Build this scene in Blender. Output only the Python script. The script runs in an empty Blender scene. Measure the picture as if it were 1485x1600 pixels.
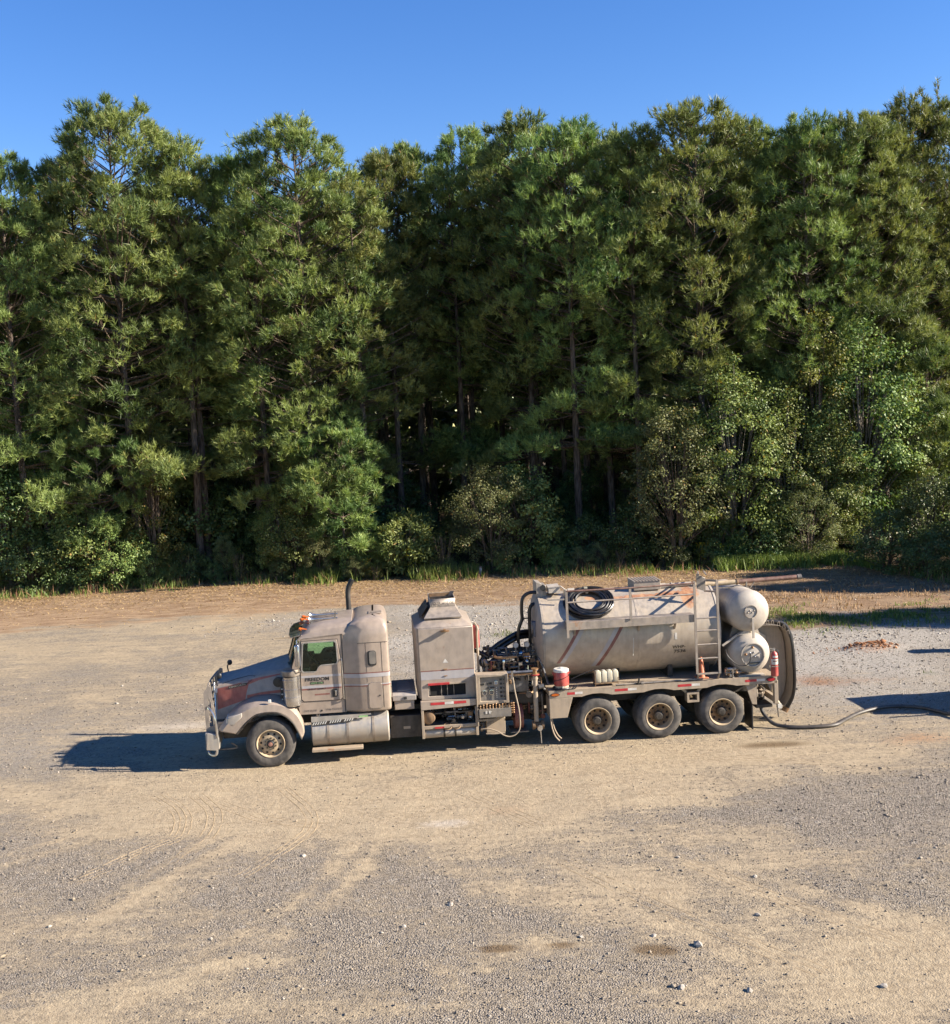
import bpy, bmesh, math, random
import numpy as np
from mathutils import Vector, Matrix
from mathutils.geometry import tessellate_polygon

random.seed(11)
rng = np.random.default_rng(11)
C = bpy.context.scene.collection
R = math.radians

# ------------------------------------------------------------------ camera, sky, sun, exposure
ROLL, PITCH, EYE = math.atan(0.05), math.atan(136 / 1750.0), 7.6
cam_d = bpy.data.cameras.new('camera')
cam = bpy.data.objects.new('camera', cam_d)
C.objects.link(cam)
cam_d.sensor_fit = 'HORIZONTAL'
cam_d.sensor_width = 36.0
cam_d.lens = 36.0 * 1750.0 / 1485.0
cam_d.clip_start, cam_d.clip_end = 0.1, 3000.0
fwd = Vector((0, math.cos(PITCH), -math.sin(PITCH)))
up0 = Vector((0, math.sin(PITCH), math.cos(PITCH)))
xr = Vector((1, 0, 0))
cr = xr * math.cos(ROLL) - up0 * math.sin(ROLL)
cu = xr * math.sin(ROLL) + up0 * math.cos(ROLL)
cam.matrix_world = Matrix(((cr.x, cu.x, -fwd.x, 0), (cr.y, cu.y, -fwd.y, 0), (cr.z, cu.z, -fwd.z, EYE), (0, 0, 0, 1)))
scene = bpy.context.scene
scene.camera = cam

SUN_EL, SUN_AZ = R(26.5), R(99.0)          # azimuth clockwise from +Y
to_sun = Vector((math.sin(SUN_AZ) * math.cos(SUN_EL), math.cos(SUN_AZ) * math.cos(SUN_EL), math.sin(SUN_EL)))
world = bpy.data.worlds.new('World')
scene.world = world
world.use_nodes = True
wn, wl = world.node_tree.nodes, world.node_tree.links
wn.clear()
sky = wn.new('ShaderNodeTexSky')
sky.sky_type = 'NISHITA'
sky.sun_disc = False
sky.sun_elevation, sky.sun_rotation = SUN_EL, SUN_AZ
sky.altitude, sky.air_density, sky.dust_density, sky.ozone_density = 300.0, 0.95, 0.0, 1.2
hsv = wn.new('ShaderNodeHueSaturation')
hsv.inputs['Saturation'].default_value = 1.38
hsv.inputs['Hue'].default_value = 0.516
bg = wn.new('ShaderNodeBackground')
bg.inputs['Strength'].default_value = 0.0675
wo = wn.new('ShaderNodeOutputWorld')
wl.new(sky.outputs[0], hsv.inputs['Color'])
wl.new(hsv.outputs[0], bg.inputs['Color'])
wl.new(bg.outputs[0], wo.inputs['Surface'])

sun_d = bpy.data.lights.new('sun', 'SUN')
sun_d.energy, sun_d.angle, sun_d.color = 5.0, R(0.53), (1.0, 0.90, 0.76)
sun = bpy.data.objects.new('sun', sun_d)
sun.rotation_euler = to_sun.to_track_quat('Z', 'Y').to_euler()
sun.location = (40, -20, 40)
C.objects.link(sun)

scene.view_settings.view_transform = 'Standard'
scene.view_settings.look = 'None'
scene.view_settings.exposure = 1.70
scene.view_settings.gamma = 1.0
scene.view_settings.use_curve_mapping = False
scene.render.engine = 'CYCLES'
scene.cycles.max_bounces = 6
scene.cycles.transparent_max_bounces = 8
scene.cycles.use_denoising = True
scene.cycles.denoiser = 'OPENIMAGEDENOISE'
scene.cycles.denoising_input_passes = 'RGB_ALBEDO_NORMAL'
scene.cycles.denoising_prefilter = 'ACCURATE'

# ------------------------------------------------------------------ materials
class NT:
    """small helper around a material's node tree"""
    def __init__(s, name):
        s.m = bpy.data.materials.new(name)
        s.m.use_nodes = True
        s.n, s.l = s.m.node_tree.nodes, s.m.node_tree.links
        s.b = s.n['Principled BSDF']
        s.out = s.n['Material Output']
    def new(s, t, **kw):
        n = s.n.new(t)
        for k, v in kw.items():
            setattr(n, k, v)
        return n
    def link(s, a, b):
        s.l.new(a, b)
    def val(s, sock, v):
        if hasattr(v, 'links') or hasattr(v, 'is_output'):
            s.l.new(v, sock)
        else:
            if isinstance(v, tuple) and len(v) == 3 and sock.type == 'RGBA':
                v = v + (1,)
            sock.default_value = v
    def coord(s, kind='Object', scale=(1, 1, 1)):
        tc = s.new('ShaderNodeTexCoord')
        mp = s.new('ShaderNodeMapping')
        mp.inputs['Scale'].default_value = scale
        s.link(tc.outputs[kind], mp.inputs['Vector'])
        return mp.outputs[0]
    def noise(s, vec, scale, detail=4.0, rough=0.55, dist=0.0):
        n = s.new('ShaderNodeTexNoise')
        n.inputs['Scale'].default_value = scale
        n.inputs['Detail'].default_value = detail
        n.inputs['Roughness'].default_value = rough
        n.inputs['Distortion'].default_value = dist
        s.link(vec, n.inputs['Vector'])
        return n.outputs[0]
    def voro(s, vec, scale, feature='F1', out='Distance'):
        n = s.new('ShaderNodeTexVoronoi', feature=feature)
        n.inputs['Scale'].default_value = scale
        s.link(vec, n.inputs['Vector'])
        return n.outputs[out]
    def math(s, op, a, b=0.0, c=0.0, clamp=False):
        n = s.new('ShaderNodeMath', operation=op, use_clamp=clamp)
        s.val(n.inputs[0], a); s.val(n.inputs[1], b); s.val(n.inputs[2], c)
        return n.outputs[0]
    def ramp(s, v, lo, hi, a=0.0, b=1.0):
        n = s.new('ShaderNodeMapRange', interpolation_type='SMOOTHSTEP')
        s.val(n.inputs[0], v)
        n.inputs[1].default_value, n.inputs[2].default_value = lo, hi
        n.inputs[3].default_value, n.inputs[4].default_value = a, b
        return n.outputs[0]
    def mix(s, f, a, b, mode='MIX'):
        n = s.new('ShaderNodeMix', data_type='RGBA', blend_type=mode)
        s.val(n.inputs[0], f); s.val(n.inputs[6], a); s.val(n.inputs[7], b)
        return n.outputs[2]
    def attr(s, name):
        return s.new('ShaderNodeAttribute', attribute_name=name).outputs
    def sep(s, vec):
        n = s.new('ShaderNodeSeparateXYZ')
        s.link(vec, n.inputs[0])
        return n.outputs
    def bump(s, h, dist=0.02, strength=1.0):
        n = s.new('ShaderNodeBump')
        n.inputs['Distance'].default_value = dist
        n.inputs['Strength'].default_value = strength
        s.link(h, n.inputs['Height'])
        s.link(n.outputs[0], s.b.inputs['Normal'])
        return n
    def set(s, color=None, rough=None, metal=None, spec=None, k=0.72):
        if color is not None: s.val(s.b.inputs['Base Color'], color if k == 1 else s.mix(1.0, color, (k, k, k), 'MULTIPLY'))
        if rough is not None: s.val(s.b.inputs['Roughness'], rough)
        if metal is not None: s.val(s.b.inputs['Metallic'], metal)
        if spec is not None: s.val(s.b.inputs['Specular IOR Level'], spec)

DUST = (0.42, 0.32, 0.215)

def dusty(name, base, rough=0.45, metal=0.0, dust=0.25, var=0.12, low=0.5, dcol=DUST, streak=False, rust=0.0, spec=0.5, bump=0.0, spots=()):
    """painted or bare metal carrying road dust: blotchy noise, more of it low down, optional streaks and rust"""
    t = NT(name)
    v = t.coord('Object')
    n1 = t.noise(v, 1.7, 6, 0.62)
    n2 = t.noise(v, 7.0, 3, 0.55)
    vs = t.coord('Object', (9.0, 9.0, 0.8) if streak else (5, 5, 2))
    n3 = t.noise(vs, 1.6, 5, 0.6)
    z = t.sep(v)[2]
    lowm = t.ramp(z, 0.2, 1.7, low, 0.0)
    f = t.math('ADD', t.math('MULTIPLY', t.ramp(t.math('ADD', t.math('MULTIPLY', n1, 0.6), t.math('MULTIPLY', n3, 0.4)), 0.36, 0.68), dust), t.math('MULTIPLY', lowm, t.ramp(n2, 0.25, 0.7, 0.4, 1.0)), clamp=True)
    b2 = tuple(c * (1 - var * 2.2) for c in base)
    b3 = tuple(min(1, c * (1 + var)) for c in base)
    col = t.mix(t.ramp(t.math('ADD', t.math('MULTIPLY', n2, 0.4), t.math('MULTIPLY', n3, 0.6)), 0.33, 0.66), b2, b3)
    col = t.mix(f, col, dcol)
    met = metal
    if rust:
        rn = t.noise(t.coord('Object', (1, 1, 0.5)), 1.15, 7, 0.68)
        rm = t.ramp(rn, 0.66 - rust * 0.12, 0.72 - rust * 0.1)
        rc = t.mix(t.ramp(n2, 0.35, 0.65), (0.22, 0.075, 0.025), (0.42, 0.20, 0.08))
        col = t.mix(t.math('MULTIPLY', rm, 0.85), col, rc)
        f = t.math('MAXIMUM', f, rm)
    for sx, sz, rx, rz in spots:
        s_ = t.sep(v)
        d = t.math('ADD', t.math('POWER', t.math('ABSOLUTE', t.math('MULTIPLY', t.math('SUBTRACT', s_[0], sx), 1 / rx)), 2.0), t.math('POWER', t.math('ABSOLUTE', t.math('MULTIPLY', t.math('SUBTRACT', s_[2], sz), 1 / rz)), 2.0))
        rm = t.ramp(t.math('ADD', t.math('MULTIPLY', d, -0.35), t.math('MULTIPLY', t.math('ADD', n3, n2), 0.75)), 0.28, 0.62)
        col = t.mix(t.math('MULTIPLY', rm, 0.9), col, t.mix(t.ramp(n2, 0.35, 0.65), (0.27, 0.085, 0.03), (0.46, 0.24, 0.12)))
        f = t.math('MAXIMUM', f, rm)
    t.set(col, t.math('ADD', t.math('MULTIPLY', f, 0.4), rough, clamp=True), t.math('MULTIPLY', t.math('SUBTRACT', 1.0, f, clamp=True), met), spec)
    if bump:
        t.bump(n2, bump)
    return t.m

def plain(name, base, rough=0.6, metal=0.0, var=0.15, scale=8.0, spec=0.5):
    t = NT(name)
    n = t.noise(t.coord('Object'), scale, 4)
    t.set(t.mix(t.ramp(n, 0.3, 0.7), tuple(c * (1 - var) for c in base), tuple(min(1, c * (1 + var)) for c in base)), rough, metal, spec)
    return t.m

M = {}
M['paint'] = dusty('cab_paint', (0.43, 0.345, 0.282), 0.30, 0.15, 0.30, 0.08, 0.35)
M['hood_grey'] = dusty('hood_grey', (0.33, 0.305, 0.29), 0.55, 0.0, 0.35, 0.1, 0.3)
M['hood_red'] = dusty('hood_red', (0.36, 0.085, 0.075), 0.45, 0.0, 0.25, 0.12, 0.2)
M['stripe_red'] = dusty('stripe_red', (0.24, 0.075, 0.065), 0.45, 0.0, 0.25, 0.1, 0.2)
M['stripe_silver'] = dusty('stripe_silver', (0.47, 0.45, 0.46), 0.4, 0.1, 0.25, 0.06, 0.2)
M['body'] = dusty('body_paint', (0.41, 0.34, 0.28), 0.4, 0.08, 0.38, 0.09, 0.55, rust=0.12)
M['deck'] = dusty('deck_paint', (0.41, 0.33, 0.245), 0.5, 0.0, 0.5, 0.12, 0.55, rust=0.25)
M['tank'] = dusty('tank_jacket', (0.55, 0.475, 0.39), 0.38, 0.35, 0.52, 0.1, 0.0, streak=True, rust=0.12, spots=((10.05, 3.20, .16, .20), (10.12, 3.33, .22, .12), (8.9, 3.30, .9, .05), (9.7, 3.32, .5, .05), (7.9, 3.33, .35, .05)))
M['tankhead'] = dusty('tank_head', (0.36, 0.32, 0.275), 0.5, 0.15, 0.4, 0.1, 0.0, streak=True)
M['propane'] = dusty('propane_white', (0.53, 0.48, 0.415), 0.42, 0.0, 0.5, 0.1, 0.0, dcol=(0.40, 0.31, 0.215))
M['chrome'] = dusty('chrome', (0.72, 0.71, 0.69), 0.12, 1.0, 0.22, 0.06, 0.25)
M['alu'] = dusty('aluminium', (0.60, 0.585, 0.55), 0.34, 0.75, 0.35, 0.1, 0.62, streak=True)
M['steel'] = dusty('grimy_steel', (0.30, 0.27, 0.24), 0.45, 0.5, 0.45, 0.2, 0.3, rust=0.25)
M['dark'] = dusty('dark_iron', (0.035, 0.033, 0.032), 0.55, 0.3, 0.10, 0.3, 0.10)
M['black'] = plain('black_plastic', (0.018, 0.018, 0.019), 0.5)
M['hole_shade'] = plain('hole_shade_black', (0.006, 0.006, 0.006), 0.9)  # near-black that stands in for shade inside openings
M['rubber'] = dusty('tyre_rubber', (0.045, 0.044, 0.043), 0.75, 0.0, 0.55, 0.15, 0.16, dcol=(0.24, 0.21, 0.18), spec=0.25)
M['rim'] = dusty('rim_tan', (0.58, 0.44, 0.27), 0.6, 0.0, 0.4, 0.15, 0.15, rust=0.2)
M['hose_black'] = dusty('hose_black', (0.013, 0.013, 0.014), 0.3, 0.0, 0.05, 0.2, 0.0)
M['rim_rust'] = dusty('rim_rusty', (0.22, 0.125, 0.06), 0.7, 0.0, 0.45, 0.25, 0.1, dcol=(0.36, 0.25, 0.14))
M['hose'] = dusty('hose_rubber', (0.022, 0.022, 0.024), 0.4, 0.0, 0.12, 0.2, 0.10)
M['pipe_brown'] = dusty('pipe_brown', (0.20, 0.10, 0.075), 0.5, 0.1, 0.3, 0.2, 0.0)
M['machine'] = dusty('machine_grey', (0.15, 0.155, 0.165), 0.4, 0.45, 0.3, 0.25, 0.1)
M['machine_blue'] = dusty('machine_blue', (0.10, 0.13, 0.19), 0.4, 0.3, 0.25, 0.2, 0.1)
M['brass'] = dusty('brass_rust', (0.40, 0.22, 0.10), 0.45, 0.5, 0.3, 0.2, 0.1)
M['red'] = dusty('red_paint', (0.46, 0.03, 0.035), 0.35, 0.0, 0.2, 0.12, 0.1)
M['red_dark'] = dusty('red_grimy', (0.24, 0.025, 0.022), 0.5, 0.0, 0.35, 0.2, 0.2)
M['white'] = dusty('white_plastic', (0.76, 0.75, 0.70), 0.45, 0.0, 0.35, 0.08, 0.0)
M['jug'] = dusty('jug_plastic', (0.66, 0.61, 0.46), 0.4, 0.0, 0.4, 0.1, 0.0)
M['orange'] = dusty('cone_orange', (0.62, 0.15, 0.045), 0.5, 0.0, 0.4, 0.12, 0.0)
M['amber'] = plain('amber_lens', (0.52, 0.12, 0.015), 0.25, 0.0, 0.1)
M['lens'] = plain('clear_lens', (0.70, 0.68, 0.62), 0.15, 0.0, 0.1)
M['redlens'] = plain('red_lens', (0.40, 0.02, 0.03), 0.25, 0.0, 0.1)
M['tape_red'] = plain('tape_red', (0.50, 0.035, 0.04), 0.4)
M['tape_white'] = plain('tape_white', (0.66, 0.62, 0.56), 0.4)
M['panel'] = dusty('panel_face', (0.22, 0.205, 0.185), 0.42, 0.2, 0.3, 0.1, 0.0)
M['ink'] = plain('lettering_ink', (0.02, 0.018, 0.02), 0.6)
M['ink_faded'] = plain('lettering_faded', (0.10, 0.085, 0.08), 0.6)
M['green_sticker'] = plain('green_sticker', (0.30, 0.50, 0.22), 0.4)
M['seat'] = plain('seat_cloth', (0.03, 0.032, 0.033), 0.85)
M['galv'] = dusty('galvanised', (0.39, 0.335, 0.285), 0.5, 0.35, 0.4, 0.12, 0.0, rust=0.3)
M['cooltan'] = dusty('cooler_base', (0.60, 0.52, 0.38), 0.5, 0.0, 0.3, 0.1, 0.0)

def glass_mat():
    t = NT('tinted_glass')
    t.n.remove(t.b)
    tr = t.new('ShaderNodeBsdfTransparent'); tr.inputs[0].default_value = (0.76, 0.92, 0.82, 1)
    gl = t.new('ShaderNodeBsdfGlossy'); gl.inputs['Roughness'].default_value = 0.03
    lw = t.new('ShaderNodeLayerWeight'); lw.inputs['Blend'].default_value = 0.22
    mx = t.new('ShaderNodeMixShader')
    t.link(t.math('ADD', t.math('MULTIPLY', lw.outputs['Fresnel'], 0.9), 0.02, clamp=True), mx.inputs[0])
    t.link(tr.outputs[0], mx.inputs[1]); t.link(gl.outputs[0], mx.inputs[2])
    t.link(mx.outputs[0], t.out.inputs['Surface'])
    return t.m
M['glass'] = glass_mat()

def leaf_mat(name, dark, light, warm, trans=0.35, rough=0.55, spec=0.25):
    """foliage: per-leaf 'tint' attribute picks the colour, thin leaves let some light through"""
    t = NT(name)
    a = t.attr('tint')[2]
    oi = t.new('ShaderNodeObjectInfo')
    c = t.mix(t.ramp(a, 0.0, 0.8), dark, light)
    c = t.mix(t.ramp(a, 0.93, 0.97), c, warm)
    hs = t.new('ShaderNodeHueSaturation')
    t.link(t.math('ADD', t.math('MULTIPLY', oi.outputs['Random'], 0.055), 0.470), hs.inputs['Hue'])
    t.link(t.math('ADD', t.math('MULTIPLY', oi.outputs['Random'], 0.45), 0.80), hs.inputs['Value'])
    t.link(c, hs.inputs['Color'])
    c = hs.outputs[0]
    t.set(c, rough, 0.0, spec, 1)
    tl = t.new('ShaderNodeBsdfTranslucent')
    t.link(t.mix(1.0, c, (1.0, 1.0, 0.55), 'MULTIPLY'), tl.inputs['Color'])
    mx = t.new('ShaderNodeMixShader'); mx.inputs[0].default_value = trans
    t.link(t.b.outputs[0], mx.inputs[1]); t.link(tl.outputs[0], mx.inputs[2])
    t.link(mx.outputs[0], t.out.inputs['Surface'])
    return t.m
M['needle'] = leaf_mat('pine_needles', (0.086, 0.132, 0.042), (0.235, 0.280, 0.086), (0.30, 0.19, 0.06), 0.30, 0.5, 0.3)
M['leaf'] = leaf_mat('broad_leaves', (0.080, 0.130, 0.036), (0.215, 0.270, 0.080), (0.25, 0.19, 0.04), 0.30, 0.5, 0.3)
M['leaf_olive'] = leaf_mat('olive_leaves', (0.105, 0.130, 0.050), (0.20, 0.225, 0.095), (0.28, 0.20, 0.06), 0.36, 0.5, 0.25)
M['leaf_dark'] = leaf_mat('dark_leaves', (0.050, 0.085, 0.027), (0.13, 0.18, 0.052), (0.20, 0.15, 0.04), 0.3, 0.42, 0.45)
M['leaf_vine'] = leaf_mat('vine_leaves', (0.085, 0.105, 0.025), (0.20, 0.21, 0.05), (0.34, 0.24, 0.05), 0.35, 0.5, 0.3)
M['grass'] = leaf_mat('grass_blades', (0.080, 0.120, 0.025), (0.17, 0.22, 0.05), (0.30, 0.24, 0.10), 0.35, 0.5, 0.3)
M['dry'] = leaf_mat('dry_straw', (0.20, 0.115, 0.055), (0.36, 0.235, 0.125), (0.46, 0.34, 0.20), 0.2, 0.7, 0.2)
M['flower'] = leaf_mat('weed_flowers', (0.14, 0.17, 0.03), (0.42, 0.36, 0.03), (0.5, 0.4, 0.03), 0.3)

def bark_mat(name, a, b, sc=6.0):
    t = NT(name)
    v = t.coord('Object', (1, 1, 0.22))
    n = t.noise(v, sc, 6, 0.65)
    vo = t.voro(v, sc * 1.3)
    t.set(t.mix(t.ramp(t.math('ADD', t.math('MULTIPLY', n, 0.6), t.math('MULTIPLY', vo, 0.5)), 0.3, 0.75), a, b), 0.85, 0.0, 0.2)
    t.bump(t.math('ADD', n, vo), 0.05)
    return t.m
M['bark'] = bark_mat('pine_bark', (0.06, 0.046, 0.037), (0.20, 0.155, 0.125))
M['bark_grey'] = bark_mat('grey_bark', (0.10, 0.085, 0.07), (0.30, 0.265, 0.225), 9)
M['twig'] = bark_mat('twig_bark', (0.085, 0.062, 0.045), (0.20, 0.15, 0.11), 9)

def stone_mat():
    t = NT('gravel_stone')
    a = t.attr('tint')[2]
    n = t.new('ShaderNodeValToRGB')
    e = n.color_ramp.elements
    e[0].position, e[0].color = 0.0, (0.12, 0.103, 0.086, 1)
    e[1].position, e[1].color = 1.0, (0.58, 0.52, 0.445, 1)
    for p, c in ((0.35, (0.235, 0.20, 0.163, 1)), (0.62, (0.33, 0.278, 0.218, 1)), (0.80, (0.37, 0.30, 0.215, 1)), (0.93, (0.45, 0.39, 0.32, 1))):
        q = e.new(p); q.color = c
    t.link(a, n.inputs[0])
    nn = t.noise(t.coord('Object'), 30, 3)
    t.set(t.mix(t.ramp(nn, 0.3, 0.7), n.outputs[0], (0.8, 0.8, 0.8), 'MULTIPLY'), 0.85, 0.0, 0.25)
    return t.m
M['stone'] = stone_mat()
M['rock_pale'] = plain('pale_rock', (0.40, 0.355, 0.30), 0.85, 0, 0.35, 14)
M['sandridge'] = plain('sand_ridge', (0.40, 0.305, 0.19), 0.9, 0, 0.15, 9, 0.1)

# ------------------------------------------------------------------ mesh helpers
def tag(o, label=None, cat=None, group=None, kind=None):
    if label: o['label'] = label
    if cat: o['category'] = cat
    if group: o['group'] = group
    if kind: o['kind'] = kind
    return o

def empty(name, loc=(0, 0, 0), rz=0.0, parent=None, **kw):
    o = bpy.data.objects.new(name, None)
    C.objects.link(o)
    o.location = loc
    o.rotation_euler = (0, 0, rz)
    o.empty_display_size = 0.3
    if parent: o.parent = parent
    return tag(o, **kw)

def raw_mesh(name, V, F, mat, tint=None, n=3):
    """fast mesh from numpy arrays: V (k,3), F (m,n)"""
    me = bpy.data.meshes.new(name)
    V = np.ascontiguousarray(V, np.float32); F = np.ascontiguousarray(F, np.int32)
    me.vertices.add(len(V)); me.vertices.foreach_set('co', V.ravel())
    me.loops.add(F.size); me.loops.foreach_set('vertex_index', F.ravel())
    me.polygons.add(len(F))
    me.polygons.foreach_set('loop_start', np.arange(0, F.size, n, dtype=np.int32))
    me.update(calc_edges=True)
    if tint is not None:
        at = me.attributes.new('tint', 'FLOAT', 'POINT')
        at.data.foreach_set('value', np.ascontiguousarray(tint, np.float32))
    me.materials.append(mat)
    return me

def link(name, me, parent=None, loc=(0, 0, 0), rz=0.0, **kw):
    o = bpy.data.objects.new(name, me)
    C.objects.link(o)
    o.location = loc
    o.rotation_euler = (0, 0, rz)
    if parent: o.parent = parent
    return tag(o, **kw)

def frame_of(d):
    d = Vector(d).normalized()
    a = Vector((0, 0, 1)) if abs(d.z) < 0.9 else Vector((1, 0, 0))
    u = d.cross(a).normalized()
    return u, d.cross(u).normalized(), d

class MB:
    def __init__(s): s.v, s.f = [], []
    def add(s, vs, fs):
        k = len(s.v)
        s.v += [tuple(q) for q in vs]
        s.f += [tuple(i + k for i in f) for f in fs]
        return s
    def box(s, x0, x1, y0, y1, z0, z1):
        return s.add([(x0, y0, z0), (x1, y0, z0), (x1, y1, z0), (x0, y1, z0), (x0, y0, z1), (x1, y0, z1), (x1, y1, z1), (x0, y1, z1)],
                     [(0, 3, 2, 1), (4, 5, 6, 7), (0, 1, 5, 4), (1, 2, 6, 5), (2, 3, 7, 6), (3, 0, 4, 7)])
    def bar(s, p0, p1, w, h):
        """square bar from p0 to p1"""
        p0, p1 = Vector(p0), Vector(p1)
        u, v, d = frame_of(p1 - p0)
        vs = [p + u * a * w / 2 + v * b * h / 2 for p in (p0, p1) for a, b in ((-1, -1), (1, -1), (1, 1), (-1, 1))]
        return s.add(vs, [(0, 3, 2, 1), (4, 5, 6, 7), (0, 1, 5, 4), (1, 2, 6, 5), (2, 3, 7, 6), (3, 0, 4, 7)])
    def tube(s, pts, r, n=8, closed=False, cap=True):
        pts = [Vector(p) for p in pts]
        m = len(pts)
        rs = r if isinstance(r, (list, tuple)) else [r] * m
        T = []
        for i in range(m):
            a = pts[(i - 1) % m] if (closed or i > 0) else pts[i]
            b = pts[(i + 1) % m] if (closed or i < m - 1) else pts[i]
            T.append((b - a).normalized())
        u, v, _ = frame_of(T[0])
        vs = []
        for i in range(m):
            d = T[i]
            u = (u - d * u.dot(d))
            u = u.normalized() if u.length > 1e-6 else frame_of(d)[0]
            w = d.cross(u)
            for k in range(n):
                a = 2 * math.pi * k / n
                vs.append(pts[i] + (u * math.cos(a) + w * math.sin(a)) * rs[i])
        fs = []
        for i in range(m if closed else m - 1):
            j = (i + 1) % m
            for k in range(n):
                q = (k + 1) % n
                fs.append((i * n + k, i * n + q, j * n + q, j * n + k))
        if cap and not closed:
            fs.append(tuple(range(n))[::-1]); fs.append(tuple((m - 1) * n + k for k in range(n)))
        return s.add(vs, fs)
    def cyl(s, p0, p1, r0, r1=None, n=16):
        return s.tube([p0, p1], [r0, r0 if r1 is None else r1], n)
    def lathe(s, prof, o, axis, n=32, cap=False):
        """prof: (radius, distance along axis)"""
        u, v, d = frame_of(axis)
        o = Vector(o)
        vs = []
        for r, t in prof:
            for k in range(n):
                a = 2 * math.pi * k / n
                vs.append(o + d * t + (u * math.cos(a) + v * math.sin(a)) * r)
        fs = []
        for i in range(len(prof) - 1):
            for k in range(n):
                q = (k + 1) % n
                fs.append((i * n + k, i * n + q, (i + 1) * n + q, (i + 1) * n + k))
        if cap:
            fs.append(tuple(range(n))[::-1]); fs.append(tuple((len(prof) - 1) * n + k for k in range(n)))
        return s.add(vs, fs)
    def loft(s, secs, cap=True, closed=True):
        n = len(secs[0])
        vs = [p for sec in secs for p in sec]
        fs = []
        for i in range(len(secs) - 1):
            for k in range(n if closed else n - 1):
                q = (k + 1) % n
                fs.append((i * n + k, i * n + q, (i + 1) * n + q, (i + 1) * n + k))
        if cap:
            fs.append(tuple(range(n))[::-1]); fs.append(tuple((len(secs) - 1) * n + k for k in range(n)))
        return s.add(vs, fs)
    def plate(s, outer, y0, y1, holes=()):
        """plate in the xz plane, thick from y0 to y1, with holes"""
        loops = [list(outer)] + [list(h) for h in holes]
        tri = tessellate_polygon([[Vector((x, z, 0)) for x, z in L] for L in loops])
        flat = [p for L in loops for p in L]
        n = len(flat)
        vs = [(x, y0, z) for x, z in flat] + [(x, y1, z) for x, z in flat]
        fs = [tuple(t) for t in tri] + [tuple(i + n for i in t[::-1]) for t in tri]
        k = 0
        for L in loops:
            for i in range(len(L)):
                j = (i + 1) % len(L)
                fs.append((k + i, k + j, n + k + j, n + k + i))
            k += len(L)
        return s.add(vs, fs)
    def ball(s, c, r, n=12, m=8, sc=(1, 1, 1)):
        c = Vector(c)
        prof = [(max(1e-4, math.sin(math.pi * i / m)), -math.cos(math.pi * i / m)) for i in range(m + 1)]
        vs = [(c.x + r * sc[0] * a * math.cos(2 * math.pi * k / n), c.y + r * sc[1] * a * math.sin(2 * math.pi * k / n), c.z + r * sc[2] * t) for a, t in prof for k in range(n)]
        fs = [(i * n + k, i * n + (k + 1) % n, (i + 1) * n + (k + 1) % n, (i + 1) * n + k) for i in range(m) for k in range(n)]
        return s.add(vs, fs)
    def mesh(s, name, mat, base=(0, 0, 0), angle=34):
        me = bpy.data.meshes.new(name)
        me.from_pydata([(a - base[0], b - base[1], c - base[2]) for a, b, c in s.v], [], s.f)
        bm = bmesh.new(); bm.from_mesh(me)
        bmesh.ops.recalc_face_normals(bm, faces=bm.faces)
        bm.to_mesh(me); bm.free()
        me.polygons.foreach_set('use_smooth', [True] * len(me.polygons))
        me.set_sharp_from_angle(angle=R(angle))
        me.materials.append(mat)
        return me
    def build(s, name, mat, parent=None, bevel=0.0, base=(0, 0, 0), **kw):
        o = link(name, s.mesh(name, mat, base), parent, **kw)
        if bevel:
            b = o.modifiers.new('edge_bevel', 'BEVEL')
            b.width, b.segments, b.limit_method, b.angle_limit = bevel, 2, 'ANGLE', R(40)
        return o

def rrect(x0, x1, z0, z1, r, n=4):
    out = []
    for cx, cz, a0 in ((x1 - r, z1 - r, 0), (x0 + r, z1 - r, 90), (x0 + r, z0 + r, 180), (x1 - r, z0 + r, 270)):
        for i in range(n + 1):
            a = R(a0 + 90 * i / n)
            out.append((cx + r * math.cos(a), cz + r * math.sin(a)))
    return out

def circ(cx, cz, r, n=20, a0=0.0):
    return [(cx + r * math.cos(a0 + 2 * math.pi * i / n), cz + r * math.sin(a0 + 2 * math.pi * i / n)) for i in range(n)]

def smooth_path(pts, k=6, closed=False):
    """Catmull-Rom through the points"""
    P = [Vector(p) for p in pts]
    n = len(P)
    out = []
    for i in range(n if closed else n - 1):
        a = P[(i - 1) % n] if (closed or i > 0) else P[i]
        b, c = P[i], P[(i + 1) % n]
        d = P[(i + 2) % n] if (closed or i + 2 < n) else c
        for j in range(k):
            t = j / k
            out.append(0.5 * ((2 * b) + (c - a) * t + (2 * a - 5 * b + 4 * c - d) * t * t + (3 * b - a - 3 * c + d) * t ** 3))
    if not closed: out.append(P[-1])
    return out

def text_on(parent, body, x0, x1, y, z, h, mat, name='lettering', bold=0.0, tilt=0.0, zr=0.0):
    """flat lettering on a plate whose face looks towards -y; x0..x1 is its width, z its baseline"""
    cu_ = bpy.data.curves.new(name, 'FONT')
    cu_.body = body
    cu_.size = 1.0
    cu_.offset = bold
    cu_.extrude = 0.0
    cu_.resolution_u = 2
    o = bpy.data.objects.new(name, cu_)
    C.objects.link(o)
    bpy.context.view_layer.update()
    w, hh = max(o.dimensions.x, 1e-3), max(o.dimensions.y, 1e-3)
    me = bpy.data.meshes.new_from_object(o.evaluated_get(bpy.context.evaluated_depsgraph_get()))
    bpy.data.objects.remove(o); bpy.data.curves.remove(cu_)
    me.name = name
    me.materials.clear(); me.materials.append(mat)
    o = link(name, me, parent, (x0, y, z))
    o.rotation_euler = (math.pi / 2 + tilt, zr, 0)
    o.scale = ((x1 - x0) / w, h / hh, 1)
    return o
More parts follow.
